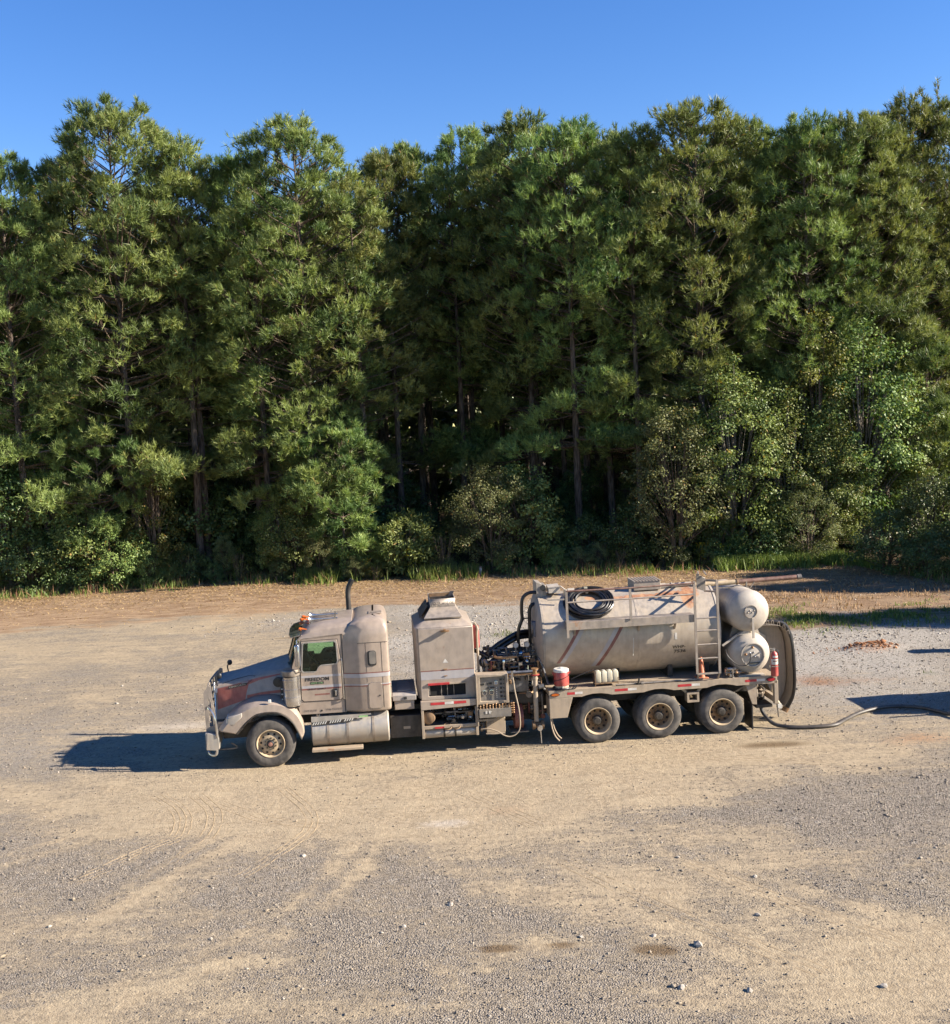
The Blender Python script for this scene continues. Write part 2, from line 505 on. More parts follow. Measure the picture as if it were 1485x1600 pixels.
# ------------------------------------------------------------------ the yard: one ground sheet carrying masks for its kinds of earth
def smoothstep(a, b, x):
    t = np.clip((x - a) / (b - a), 0, 1)
    return t * t * (3 - 2 * t)
class Lattice:
    """smooth value noise in the plane"""
    def __init__(s, seed): s.t = np.random.default_rng(seed).random((256, 256))
    def __call__(s, x, y):
        xi, yi = np.floor(x).astype(int), np.floor(y).astype(int)
        fx, fy = x - xi, y - yi
        fx, fy = fx * fx * (3 - 2 * fx), fy * fy * (3 - 2 * fy)
        g = lambda a, b: s.t[a % 256, b % 256]
        return (g(xi, yi) * (1 - fx) + g(xi + 1, yi) * fx) * (1 - fy) + (g(xi, yi + 1) * (1 - fx) + g(xi + 1, yi + 1) * fx) * fy
L1, L2, L3 = Lattice(1), Lattice(2), Lattice(3)
def fbm(x, y, s, L=L1):
    return (L(x * s, y * s) * .5 + L(x * s * 2.1 + 7, y * s * 2.1 + 3) * .3 + L(x * s * 4.3 + 1, y * s * 4.3 + 9) * .2)
def blob(x, y, cx, cy, rx, ry, rot=0.0):
    c, s = math.cos(R(rot)), math.sin(R(rot))
    dx, dy = x - cx, y - cy
    u, v = (dx * c + dy * s) / rx, (-dx * s + dy * c) / ry
    return np.exp(-(u * u + v * v))
def lane(x, y, pts, w, off=0.0):
    """1 along a wheel lane through the points, fading out over w"""
    P = smooth_path([(a, b, 0) for a, b in pts], 8)
    best = np.full(np.shape(x), 9.0)
    near = (x > min(p.x for p in P) - 1) & (x < max(p.x for p in P) + 1) & (y > min(p.y for p in P) - 1) & (y < max(p.y for p in P) + 1)
    if not near.any(): return np.zeros(np.shape(x))
    xs_, ys_ = x[near], y[near]
    b = np.full(xs_.shape, 9.0)
    for p, q in zip(P, P[1:]):
        d = q - p; L2_ = d.x * d.x + d.y * d.y
        t = np.clip(((xs_ - p.x) * d.x + (ys_ - p.y) * d.y) / L2_, 0, 1)
        sgn = ((xs_ - p.x) * -d.y + (ys_ - p.y) * d.x) / math.sqrt(L2_)
        dist = np.where((t > 0) & (t < 1), np.abs(sgn - off), np.hypot(xs_ - p.x - d.x * t, ys_ - p.y - d.y * t) + abs(off))
        b = np.minimum(b, dist)
    best[near] = b
    return np.exp(-(best / w) ** 2)
LANES = ([(-7.8, 15.0), (-6.4, 17.3), (-5.2, 19.8), (-4.2, 21.6)], [(-3.7, 20.8), (-2.6, 18.8), (-1.2, 16.2), (-.6, 14.8)], [(-5.8, 14.2), (-4.2, 15.4), (-3.0, 16.9), (-2.3, 18.8), (-2.0, 20.4)], [(.8, 19.2), (2.2, 17.0), (3.6, 14.8)], [(2.9, 19.2), (4.6, 16.8), (6.4, 14.8)], [(-9.5, 19.5), (-7.0, 21.4), (-3.5, 22.6), (1.0, 22.2), (5.0, 21.2), (8.5, 21.4)], [(-1.0, 19.6), (-.2, 17.6), (.2, 15.2)])
def edge_y(x):
    """where the yard meets the wood"""
    return np.interp(x, [-60, -24, -18, -12, -5, 2, 8, 14, 18, 19.5, 22, 40], [58, 57.6, 58.6, 58.6, 56.6, 56.4, 55.2, 55.2, 54.8, 47.5, 45, 44])
def masks(x, y):
    n = fbm(x, y, .28) - .5
    n2 = fbm(x, y, .09, L2) - .5
    nx = fbm(x * .35, y * 1.3, .5, L3) - .5
    yy = y + n * 5.0
    sand = .33 + .40 * smoothstep(20.0, 22.5, yy) * (1 - smoothstep(27, 40, yy) * smoothstep(-5, 0, x + n * 4))
    sand -= .22 * blob(x, y, -13, 27.5, 6, 3.5) + .20 * blob(x, y, -15, 36, 5, 2) + .25 * blob(x, y, 7, 21, 5, 1.6)
    sand += .55 * blob(x, y, -6.0, 22.2, 2.6, 1.5) + .45 * blob(x, y, -.8, 21.8, 3.4, 1.3, 6) + .45 * blob(x, y, 3.6, 20.0, 1.8, .9) + .5 * blob(x, y, 5.2, 24.4, 2.6, 1.0)
    sand +=   .22 * blob(x, y, -5.6, 18.6, 3.6, .5, 60) + .3 * blob(x, y, -5.0, 15.0, 2.2, .35, 22)
    sand += .15 * blob(x, y, -2.2, 18.4, 2.6, .5, -58) + .40 * blob(x, y, 1.0, 17.3, 2.4, .5, -38) + .32 * blob(x, y, 2.6, 17.6, 2.2, .6, -40) + .5 * blob(x, y, 5.4, 15.0, 1.8, .8) + .4 * blob(x, y, 3.6, 14.0, 2.4, .7) + .3 * blob(x, y, .6, 15.7, 1.4, .5)
    sand += .30 * blob(x, y, -1.2, 14.2, 2.5, .5) + .25 * blob(x, y, -6.2, 14.1, 2, .6)
    for i_, L_ in enumerate(LANES):
        brk = smoothstep(.32, .60, fbm(x + i_ * 9, y, .55, L3))
        sand = sand + .34 * brk * (lane(x, y, L_, .20, .0) + lane(x, y, L_, .18, .52))
        if i_ < 5: sand = sand - .10 * brk * lane(x, y, L_, .12, .26)
    sand = np.clip(sand + n * .95 + n2 * .40 + nx * .50, 0, 1)
    gray = smoothstep(-6.5, -1.5, x + n * 5) * smoothstep(31, 36, yy) + .8 * smoothstep(6, 9, x) * smoothstep(24, 30, yy) + .9 * blob(x, y, -5.5, 45.5, 4.5, 2.8) + .5 * blob(x, y, -13, 28, 5, 2.5)
    gray = np.clip(gray * (.75 + n), 0, 1) * (1 - smoothstep(47, 50, yy))
    sand = sand * (1 - .85 * gray)
    white = np.clip(1.0 * blob(x, y, -8.0, 29.6, 2.2, 1.1) * (.6 + nx * 1.4) + .8 * blob(x, y, -.9, 21.0, .7, .28) * (.6 + n * 2), 0, 1)
    straw = smoothstep(43.5, 50.0, yy + nx * 5 - 2.0 * smoothstep(-2, -8, x) * smoothstep(-16, -9, x))
    straw = np.maximum(straw, .75 * smoothstep(36, 41, yy + nx * 5) * smoothstep(6.5, 10, x + n * 3))
    gray = gray * (1 - .5 * smoothstep(36, 40, yy) * smoothstep(6.5, 10, x))
    straw = np.clip(straw + .4 * blob(x, y, 13, 43, 6, 3) * (.5 + n), 0, 1)
    red = np.clip(1.1 * blob(x, y, 12.2, 34.6, 1.2, .8) + .55 * blob(x, y, 9.4, 31.0, 1.1, 1.2) + .7 * blob(x, y, 9.3, 25.0, 1.8, .8) + .6 * blob(x, y, 12.0, 24.0, 2, .9) + .9 * blob(x, y, -11, 57.5, 9, 1.6) + .35 * blob(x, y, 11.5, 30.6, 2, .6) + .4 * blob(x, y, .3, 21.6, 1.0, .5), 0, 1)
    red = np.clip(red * (.7 + n * 1.8), 0, 1)
    stain = np.clip(.9 * blob(x, y, .02, 15.7, .38, .16) + .8 * blob(x, y, .95, 15.72, .30, .13) + .95 * blob(x, y, 2.27, 15.42, .42, .2, -10) + .75 * blob(x, y, 6.5, 25.0, 1.1, .35) + .6 * blob(x, y, -6.9, 41.5, 1.6, .28) + .45 * blob(x, y, -9.5, 38.6, 2.0, .22), 0, 1)
    grass = np.clip(.9 * blob(x, y, 1.1, 40.2, 1.5, 1.1) + .7 * blob(x, y, 1.6, 44.5, 1.8, .8) + .9 * blob(x, y, 10.6, 40.7, 1.4, .8) + .9 * blob(x, y, 15, 39.8, 1.6, .5) + .8 * blob(x, y, 12.6, 31.1, .5, .3) + .8 * blob(x, y, 13.6, 30.6, .6, .3) + .7 * blob(x, y, -2.9, 40.6, .35, .25) + .8 * blob(x, y, 17.8, 39.9, 1.6, .5), 0, 1) * (.6 + n * 1.3)
    grass = np.clip(grass + .8 * smoothstep(-1.4, .6, y - edge_y(x) + n * 3), 0, 1)
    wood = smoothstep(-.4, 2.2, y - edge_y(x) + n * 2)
    return dict(sand=sand, gray=gray, white=white, straw=straw, red=red, stain=stain, grass=grass, wood=wood)
gx = np.concatenate([[-900, -300, -120, -60, -42], np.arange(-32, -12, .25), np.arange(-12, 12, .12), np.arange(12, 32.01, .25), [42, 60, 120, 300, 900]])
gy = np.concatenate([[-300, -80, -20, 4], np.arange(10, 25, .12), np.arange(25, 62.01, .25), [68, 80, 110, 160, 300, 900, 2500]])
GX, GY = np.meshgrid(gx, gy)
def ground_z(x, y):
    near = 1 - .85 * np.exp(-((y - 25.9 - .087 * x) / 1.9) ** 2) * (x > -8) * (x < 9.5)
    fade = smoothstep(900, 60, np.abs(x) + np.abs(y))
    z = (fbm(x, y, .22) - .5) * .10 + (fbm(x, y, .9, L2) - .5) * .045 + (fbm(x, y, 2.6, L3) - .5) * .016
    z = z * near * fade
    z = z + .22 * blob(x, y, 12.2, 34.6, .85, .35, 12) * (.5 + fbm(x, y, 2.4, L2))
    return z
GZ = ground_z(GX, GY)
V = np.stack([GX, GY, GZ], -1).reshape(-1, 3)
nxg, nyg = len(gx), len(gy)
ii, jj = np.meshgrid(np.arange(nxg - 1), np.arange(nyg - 1))
k = (jj * nxg + ii).ravel()
F = np.stack([k, k + 1, k + 1 + nxg, k + nxg], -1)
def ground_mat():
    t = NT('yard_earth')
    v = t.coord('Object')
    A = {q: t.attr(q)[2] for q in ('sand', 'gray', 'white', 'straw', 'red', 'stain', 'grass', 'wood')}
    nA, nB, nC = t.noise(v, 1.6, 6, .6), t.noise(v, 9, 5, .65), t.noise(v, 45, 4, .7)
    st = t.noise(t.coord('Object', (.35, 1.5, 1)), 2.2, 6, .62)
    v1 = t.new('ShaderNodeTexVoronoi'); v1.inputs['Scale'].default_value = 36
    t.link(v, v1.inputs['Vector'])
    v2 = t.new('ShaderNodeTexVoronoi'); v2.inputs['Scale'].default_value = 11
    t.link(v, v2.inputs['Vector'])
    cr1 = t.sep(v1.outputs['Color'])[0]; cr2 = t.sep(v2.outputs['Color'])[1]
    g = t.math('ADD', t.math('MULTIPLY', cr1, .6), t.math('MULTIPLY', nC, .5))
    gcol = t.mix(t.ramp(g, .2, .9), (.175, .148, .118), (.425, .365, .292))
    gcol = t.mix(t.math('MULTIPLY', t.ramp(cr2, .955, .985), .7), gcol, (.42, .375, .31))
    ggrey = t.mix(t.ramp(g, .2, .9), (.30, .27, .23), (.58, .53, .46))
    gcol = t.mix(A['gray'], gcol, ggrey)
    scol = t.mix(t.ramp(nB, .3, .7), (.330, .255, .165), (.475, .382, .258))
    scol = t.mix(t.math('MULTIPLY', t.ramp(st, .42, .66), .5), scol, (.50, .405, .27))
    scol = t.mix(t.math('MULTIPLY', t.ramp(nC, .58, .70), .55), scol, (.16, .125, .085))
    def mask(q, lo=.36, hi=.64, a=.5, b=.35, c=.0):
        s = t.math('ADD', t.math('ADD', A[q], t.math('ADD', t.math('MULTIPLY', t.math('SUBTRACT', nA, .5), c), t.math('MULTIPLY', t.math('SUBTRACT', st, .5), c))), t.math('ADD', t.math('MULTIPLY', t.math('SUBTRACT', nB, .5), a), t.math('MULTIPLY', t.math('SUBTRACT', nC, .5), b)))
        return t.ramp(s, lo, hi)
    ms = mask('sand', .20, .80, 1.0, 1.5, .8)
    col = t.mix(ms, gcol, scol)
    col = t.mix(t.math('MULTIPLY', mask('white', .30, .95, .9, .9), .8), col, (.54, .47, .385))
    wcol = t.mix(t.ramp(st, .35, .65), (.235, .135, .075), (.41, .285, .175))
    wcol = t.mix(t.ramp(nC, .45, .75), wcol, (.44, .325, .215))
    col = t.mix(t.math('MULTIPLY', mask('straw', .30, .70, .7, .6, .5), .95), col, wcol)
    rcol = t.mix(t.ramp(nB, .3, .7), (.22, .095, .045), (.43, .215, .105))
    col = t.mix(t.math('MULTIPLY', mask('red', .3, .75, .6, .4), .8), col, rcol)
    col = t.mix(t.math('MULTIPLY', mask('stain', .25, .7, .5, .3), .75), col, (.13, .078, .035))
    grcol = t.mix(t.ramp(nB, .3, .7), (.060, .085, .025), (.14, .165, .05))
    col = t.mix(t.math('MULTIPLY', mask('grass', .4, .7, .9, .5), .75), col, grcol)
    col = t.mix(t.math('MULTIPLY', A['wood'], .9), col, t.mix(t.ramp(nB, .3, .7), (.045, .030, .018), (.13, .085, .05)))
    t.set(col, .93, 0.0, .15)
    h = t.math('ADD', t.math('MULTIPLY', t.math('SUBTRACT', 1.0, v1.outputs['Distance']), t.math('SUBTRACT', 1.25, ms)), t.math('ADD', t.math('MULTIPLY', nB, .9), t.math('MULTIPLY', nC, .45)))
    h = t.math('ADD', h, t.math('MULTIPLY', nA, 1.5))
    t.bump(h, .024, 1.0)
    return t.m
me = raw_mesh('ground', V, F, ground_mat(), n=4)
for q, a in masks(GX.ravel(), GY.ravel()).items():
    at = me.attributes.new(q, 'FLOAT', 'POINT')
    at.data.foreach_set('value', a.astype(np.float32))
me.polygons.foreach_set('use_smooth', [True] * len(me.polygons))
ground = link('ground', me, kind='structure')

# loose stones, as real little rocks
def stones(name, x, y, size, pale=0.0):
    n = len(x)
    base = np.array([(1, 0, 0), (-1, 0, 0), (0, 1, 0), (0, -1, 0), (0, 0, 1), (0, 0, -1)], float)
    tri = np.array([(0, 2, 4), (2, 1, 4), (1, 3, 4), (3, 0, 4), (2, 0, 5), (1, 2, 5), (3, 1, 5), (0, 3, 5)])
    P = base[None] * rng.uniform(.55, 1.25, (n, 6, 1)) + rng.normal(0, .16, (n, 6, 3))
    P *= np.stack([rng.uniform(.7, 1.3, n), rng.uniform(.7, 1.3, n), rng.uniform(.45, .9, n)], -1)[:, None]
    a = rng.uniform(0, 2 * np.pi, n); c, s = np.cos(a)[:, None], np.sin(a)[:, None]
    X, Y, Z = P[..., 0] * c - P[..., 1] * s, P[..., 0] * s + P[..., 1] * c, P[..., 2]
    W = np.stack([X, Y, Z], -1) * size[:, None, None]
    W[..., 0] += x[:, None]; W[..., 1] += y[:, None]; W[..., 2] += (ground_z(x, y) + size * .22)[:, None]
    Fc = (tri[None] + (np.arange(n) * 6)[:, None, None]).reshape(-1, 3)
    tint = np.repeat(np.clip(rng.beta(1.7, 1.5, n) + .12 * (rng.random(n) > .9) + pale, 0, 1), 6)
    return link(name, raw_mesh(name, W.reshape(-1, 3), Fc, M['stone'], tint), kind='stuff')
def scatter(n, ylo, yhi, dens, widen=.46):
    y = np.sqrt(rng.uniform(ylo ** 2, yhi ** 2, n)); x = rng.uniform(-1, 1, n) * (y * widen + 1.0)
    m = masks(x, y)
    keep = rng.random(n) < dens(m)
    return x[keep], y[keep]
x, y = scatter(95000, 12.6, 23, lambda m: np.clip(1.02 - m['sand'] * 1.15, .04, 1))
size = np.exp(rng.normal(math.log(.0090), .45, len(x)))
x2, y2 = scatter(900, 12.6, 24, lambda m: np.clip(1.0 - m['sand'] * .9, .1, 1))
s2 = np.exp(rng.normal(math.log(.019), .32, len(x2)))
stones('gravel', np.concatenate([x, x2]), np.concatenate([y, y2]), np.concatenate([size, s2]))
x, y = scatter(36000, 23, 36, lambda m: np.clip(.75 - m['sand'] * .85, .02, 1) * (1 - m['straw']))
on = (y - 25.9 - .087 * x > -.6) & (y - 25.9 - .087 * x < 3.2) & (x > -7) & (x < 8)
size = np.exp(rng.normal(math.log(.017), .38, len(x)))
stones('gravel', x, y, size)
x, y = scatter(30000, 36, 49, lambda m: np.clip(m['gray'] * 1.0, .0, 1) * (1 - m['straw']))
stones('gravel', x, y, np.exp(rng.normal(math.log(.023), .42, len(x))), .25)

# the stones large enough to pick out
big = [(-3.40, 19.68, .10, 'pale rounded stone on grey gravel, below the front wheel'), (-.70, 17.3, .11, 'pale flat stone with a dark side near the middle of the gravel'), (2.89, 15.52, .15, 'largest grey stone in the foreground, right of the last brown stain'),
       (3.20, 18.77, .07, 'small grey stone beside the sandy tread marks'), (2.42, 14.34, .11, 'pair-like jagged grey stone near the bottom edge'), (3.97, 16.4, .10, 'wedge-shaped pale stone on the right-hand gravel'), (-1.40, 16.6, .08, 'low whitish stone at the end of the sand streak'),
       (2.62, 20.13, .07, 'lone brown-grey stone on the sand patch'), (4.28, 17.81, .08, 'dark little stone on gravel, farthest right of the stones'), (5.05, 14.15, .11, 'white-topped stone in the sandy bottom corner'), (2.30, 15.85, .09, 'grey stone just behind the largest foreground stone'), (1.25, 15.95, .08, 'small pale stone beside the middle brown stain'), (3.3, 14.2, .10, 'dark shadowed stone at the bottom, before the sandy corner'), (-4.33, 16.46, .06, 'tiny dark stone on the left gravel')]
for bx, by, br, lab in big:
    bm = bmesh.new(); bmesh.ops.create_icosphere(bm, subdivisions=1, radius=br * .50)
    for q in bm.verts:
        q.co *= random.uniform(.68, 1.18); q.co.z *= .72; q.co.x *= 1.15
    me = bpy.data.meshes.new('stone'); bm.to_mesh(me); bm.free()
    me.materials.append(M['rock_pale'])
    link('stone', me, loc=(bx, by, float(ground_z(np.array([bx]), np.array([by]))[0]) + br * .12), rz=random.uniform(0, 6), label=lab, cat='stone', group='loose stones on the yard')

# tyre tracks: low ridges of sand pressed up by treads
tm = MB()
rs = random.Random(21)
def track(pts, width, ribs, h=.0048, rw=.020):
    P = smooth_path([(x, y, 0) for x, y in pts], 10)
    for r in range(ribs):
        off = (r / max(1, ribs - 1) - .5) * width
        run = []
        for i, p in enumerate(P):
            d = (P[min(i + 1, len(P) - 1)] - P[max(i - 1, 0)]).normalized()
            nrm = Vector((-d.y, d.x, 0))
            c = p + nrm * (off + rs.uniform(-.010, .010))
            c.z = float(ground_z(np.array([c.x]), np.array([c.y]))[0])
            fade = min(1, i / 3, (len(P) - 1 - i) / 3) * (1 if fbm(np.array([c.x]), np.array([c.y]), 3.1, L2)[0] > .44 else .1)
            hh = h * fade * rs.uniform(.6, 1.15)
            run.append([(c + nrm * (rw * a)).to_tuple()[:2] + (c.z + z,) for a, z in ((-1, -.004), (-.35, hh), (.35, hh), (1, -.004))])
        tm.loft(run, cap=False, closed=False)
for pts, w_, rb in (([(-7.15, 23.6), (-6.5, 22.7), (-6.15, 21.9), (-6.05, 21.0), (-6.4, 20.4), (-7.4, 18.9)], .34, 4), ([(-6.3, 23.5), (-5.75, 22.6), (-5.5, 21.8), (-5.45, 20.9), (-5.7, 19.6)], .30, 3), ([(-5.7, 22.9), (-5.0, 22.2), (-4.4, 21.7), (-3.2, 21.2)], .3, 3),
                   ([(-4.5, 23.8), (-3.7, 22.2), (-3.5, 21.2), (-3.75, 20.2), (-4.4, 18.8)], .24, 3), ([(-.6, 23.0), (.25, 21.7), (.9, 20.6)], .36, 4),
                   ([(1.2, 18.9), (2.2, 17.4), (3.2, 16.0), (4.4, 14.6)], .3, 3), ([(3.3, 18.6), (4.4, 17.0), (5.8, 15.2)], .26, 3), ([(4.0, 24.6), (5.6, 24.1), (7.4, 23.4)], .3, 3)):
    track(pts, w_, rb)
link('tyre_tracks', tm.mesh('tyre_tracks', M['sandridge'], angle=60), kind='stuff')

# clods of red earth
for i, (cx, cy, n_, sp) in enumerate(((12.2, 34.6, 300, .42), (11.6, 34.4, 60, .8))):
    x = rng.normal(cx, sp, n_); y = rng.normal(cy, sp * .42, n_)
    o = stones('clods', x, y, np.exp(rng.normal(math.log(.030), .4, n_)))
    o.data.materials.clear(); o.data.materials.append(plain('red_clay', (.36, .17, .085), .95, 0, .3, 9, .1))

# blades: dry straw litter, grass tufts and weeds
def blades(name, x, y, h, w, mat, lean=.35, flat=0.0, tint=None):
    n = len(x)
    a = rng.uniform(0, 2 * np.pi, n)
    z0 = ground_z(x, y)
    side = np.stack([np.cos(a), np.sin(a), np.zeros(n)], -1) * (w / 2)[:, None]
    b = rng.uniform(0, 2 * np.pi, n)
    ln = np.abs(rng.normal(0, lean, n)) if not flat else rng.uniform(.8, 1.0, n) * flat
    d = np.stack([np.cos(b) * np.sin(ln), np.sin(b) * np.sin(ln), np.cos(ln)], -1)
    d2 = np.stack([np.cos(b) * np.sin(ln * 1.8), np.sin(b) * np.sin(ln * 1.8), np.cos(np.minimum(ln * 1.8, 1.57))], -1)
    p0 = np.stack([x, y, z0], -1); p1 = p0 + d * (h * .55)[:, None]; p2 = p1 + d2 * (h * .45)[:, None]
    Vv = np.stack([p0 - side, p0 + side, p1 - side * .8, p1 + side * .8, p2], 1).reshape(-1, 3)
    Ff = (np.array([(0, 1, 3), (0, 3, 2), (2, 3, 4)])[None] + (np.arange(n) * 5)[:, None, None]).reshape(-1, 3)
    tt = np.repeat(rng.random(n) if tint is None else tint, 5)
    return link(name, raw_mesh(name, Vv, Ff, mat, tt), kind='stuff')
n = 46000
x = rng.uniform(-27, 24, n); y = edge_y(x) - rng.exponential(3.2, n) + 1.0
k = rng.random(n) < masks(x, y)['straw'] * .9 + .05
blades('straw_litter', x[k], y[k], rng.uniform(.08, .26, k.sum()), rng.uniform(.02, .05, k.sum()), M['dry'], flat=1.35)
def strip(x0, x1, n, spread, back=.3):
    x = rng.uniform(x0, x1, n)
    clump = fbm(x, x * .13, .9)
    x = x[rng.random(n) < smoothstep(.28, .62, clump)]
    return x, edge_y(x) + rng.normal(back, spread, len(x))
x, y = strip(-27, 22, 26000, 1.0)
blades('edge_grass', x, y, rng.uniform(.08, .5, len(x)), rng.uniform(.02, .045, len(x)), M['grass'])
x, y = strip(11.6, 18.6, 14000, .5, -.6)
blades('edge_grass', x, y, rng.uniform(.15, .75, len(x)), rng.uniform(.025, .045, len(x)), M['grass'], .3, tint=rng.uniform(.3, .8, len(x)))
x, y = strip(-10, 0, 7000, .45, -.1)
blades('edge_grass', x, y, rng.uniform(.25, .8, len(x)), rng.uniform(.03, .05, len(x)), M['grass'], .4, tint=rng.uniform(.3, .85, len(x)))
x, y = strip(-27, 22, 12000, 1.0, .2)
blades('dry_weeds', x, y, rng.uniform(.1, .7, len(x)), rng.uniform(.015, .035, len(x)), M['dry'], .7)
x, y = scatter(60000, 29, 46, lambda m: np.clip(m['grass'] * 1.1 - .35, 0, 1), .48)
blades('yard_grass', x, y, rng.uniform(.05, .22, len(x)), rng.uniform(.02, .04, len(x)), M['grass'], .6)
n = 6500
x = rng.uniform(9, 24, n); y = rng.normal(45.0, 2.8, n)
k = fbm(x, y, .7) > .47
blades('dry_weeds', x[k], y[k], rng.uniform(.05, .24, k.sum()), rng.uniform(.02, .04, k.sum()), M['dry'], 1.0)
n = 9000
x = rng.uniform(9.5, 20, n); y = rng.normal(40.2, 1.1, n)
k = fbm(x, y, .6, L2) > .50
blades('yard_grass', x[k], y[k], rng.uniform(.06, .24, k.sum()), rng.uniform(.02, .04, k.sum()), M['grass'], .7)
# ------------------------------------------------------------------ the wood
def unit(v): return v / np.maximum(np.linalg.norm(v, axis=-1, keepdims=True), 1e-6)

def needles(P, D, S, T, O, K=12, wid=.040):
    """needle tufts: K thin blades fanned round each twig end, their flat sides turned outwards"""
    n = len(P)
    d = unit(D[:, None, :] * .80 + rng.normal(0, .50, (n, K, 3)))
    L = S[:, None] * rng.uniform(.7, 1.15, (n, K))
    base = P[:, None, :] - D[:, None, :] * (S[:, None, None] * rng.uniform(-.1, .6, (n, K, 1)))
    sd = unit(np.cross(d, O[:, None, :] + rng.normal(0, .45, (n, K, 3)))) * (wid / 2)
    tip = base + d * L[..., None]
    V = np.stack([base - sd, base + sd, tip], 2).reshape(-1, 3)
    F = np.arange(n * K * 3).reshape(-1, 3)
    tt = np.clip(T[:, None] + rng.normal(0, .10, (n, K)), 0, .92)
    tt = np.where(rng.random((n, K)) > .988, 1.0, tt)
    return V, F, np.repeat(tt.ravel(), 3)

def pine(seed, H, zb, Rmax, ncl, tpc, K=12, dead=10, low=6, peak=.30, shoots=9):
    """pine with a billowing crown: foliage puffs carried at the ends of limbs round a bent trunk"""
    r = random.Random(seed)
    tr_, lb = MB(), MB()
    bend = [r.uniform(-.3, .3), r.uniform(-.3, .3)]
    axis = lambda z: Vector((bend[0] * math.sin(z / H * 3), bend[1] * math.sin(z / H * 2.4 + .4), z))
    zs = [H * .985 * i / 12 for i in range(13)]
    r0 = .0095 * H
    tr_.tube([axis(z) - Vector((0, 0, .3)) if z == 0 else axis(z) for z in zs], [max(.02, r0 * (1.12 if i == 0 else 1) * (1 - .93 * (i / 12) ** 1.15)) for i in range(13)], 9)
    P, D, S, T, O = [], [], [], [], []
    k24 = H / 24.0
    ph = [r.uniform(0, 6.28) for _ in range(3)]
    def puff(c, o, cr, n, bt, root, lr):
        mid = root.lerp(c, .55) + Vector((0, 0, -.08 * (c - root).length + .1))
        lb.tube([root, mid, c], [lr, lr * .62, lr * .28], 4, cap=False)
        for i in range(3):
            v = Vector((r.gauss(0, 1), r.gauss(0, 1), r.gauss(.3, .8))).normalized()
            lb.tube([mid.lerp(c, .5), c + v * cr * .8], [.012, .005], 3, cap=False)
        for i in range(n):
            v = Vector((r.gauss(0, 1), r.gauss(0, 1), r.gauss(0, 1))).normalized()
            if v.dot(o) < -.30: v = -v
            q = c + Vector((v.x * 1.12, v.y * 1.12, v.z * .66)) * (cr * r.uniform(.15, 1.15) ** .5 * (1 + .35 * math.sin(v.x * 4 + ph[2]) * math.sin(v.y * 5 + v.z * 3)))
            d = (v * .55 + o * .45 + Vector((0, 0, .55))).normalized()
            P.append(q); D.append(d); S.append(r.uniform(.28, .42)); T.append(bt + r.gauss(0, .10)); O.append((v * .9 + o * .6 + Vector((0, 0, .25))).normalized())
    for i in range(ncl):
        t = (i + r.random()) / ncl
        t = t ** .82
        z = zb + t * (H - zb - .4)
        prof = .60 + .40 * t / peak if t < peak else math.sqrt(max(0, 1 - ((t - peak) / (1.03 - peak)) ** 2.2))
        az = i * 2.39996 + r.uniform(-.5, .5)
        lob = .86 + .16 * math.sin(az * 2 + ph[0] + t * 3) + .12 * math.sin(az * 3 + ph[1] - t * 5)
        rr = Rmax * prof * lob * r.uniform(.25, 1.0) ** .42
        c = axis(z) + Vector((math.cos(az) * rr, math.sin(az) * rr, r.uniform(-.25, .25)))
        o = Vector((math.cos(az), math.sin(az), .25 + .9 * t)).normalized()
        root = axis(max(zb * .9, z - rr * (.22 + .45 * t)))
        sz = r.choice((.42, .55, .7, .85, 1.05)) * r.uniform(.85, 1.15)
        puff(c, o, sz * (1.12 - .35 * t) * max(.6, k24), int(tpc * (.26 + .70 * sz)), r.uniform(.02, .72), root, .012 + .012 * rr)
    for i in range(low):                    # long low boughs, two or three puffs each
        az = r.uniform(0, 6.28); z = zb * r.uniform(.62, 1.0); L = Rmax * r.uniform(.55, 1.0)
        bt = r.uniform(.2, .8)
        root = axis(z - .2)
        for f_ in (1.0, .72, .5)[:r.choice((2, 3))]:
            a2 = az + r.uniform(-.22, .22)
            c = axis(z) + Vector((math.cos(a2) * L * f_, math.sin(a2) * L * f_, r.uniform(-.3, .4) - .12 * L * f_))
            puff(c, Vector((math.cos(a2), math.sin(a2), .5)).normalized(), r.uniform(.55, .85) * max(.6, k24), tpc, bt, root, .05)
    for k in range(shoots + 6):                 # upright leader shoots
        b = axis(H - .5) + Vector((r.gauss(0, .7), r.gauss(0, .7), -r.uniform(0, 1.3))) * k24
        if k == 0: b = axis(H - .6)
        hh = r.uniform(.35, .8) if k else .6
        lb.tube([b - Vector((0, 0, .5)), b + Vector((0, 0, hh))], [.02, .008], 3, cap=False)
        for j in range(8):
            P.append(b + Vector((r.gauss(0, .07), r.gauss(0, .07), hh * (j - 2) / 5))); D.append(Vector((r.gauss(0, .2), r.gauss(0, .2), 1)).normalized()); S.append(r.uniform(.26, .36)); T.append(.35); O.append(Vector((r.gauss(0, 1), r.gauss(0, 1), .3)).normalized())
    for i in range(dead):                    # bare dead limbs under the crown
        zd = r.uniform(zb * .35, zb * 1.2)
        az = r.uniform(0, 6.28); L = r.uniform(.6, 2.4)
        d = Vector((math.cos(az), math.sin(az), r.uniform(-.25, .25)))
        p0 = axis(zd)
        e = p0 + d * L + Vector((0, 0, r.uniform(-.4, .1)))
        lb.tube([p0, p0.lerp(e, .5) + Vector((0, 0, .08)), e], [.028, .018, .006], 4, cap=False)
        for k in range(3):
            c = p0.lerp(e, r.uniform(.4, .9))
            lb.tube([c, c + Vector((r.gauss(0, .3), r.gauss(0, .3), r.gauss(-.1, .2)))], [.011, .004], 3, cap=False)
    A = lambda q: np.array([tuple(v) for v in q], float)
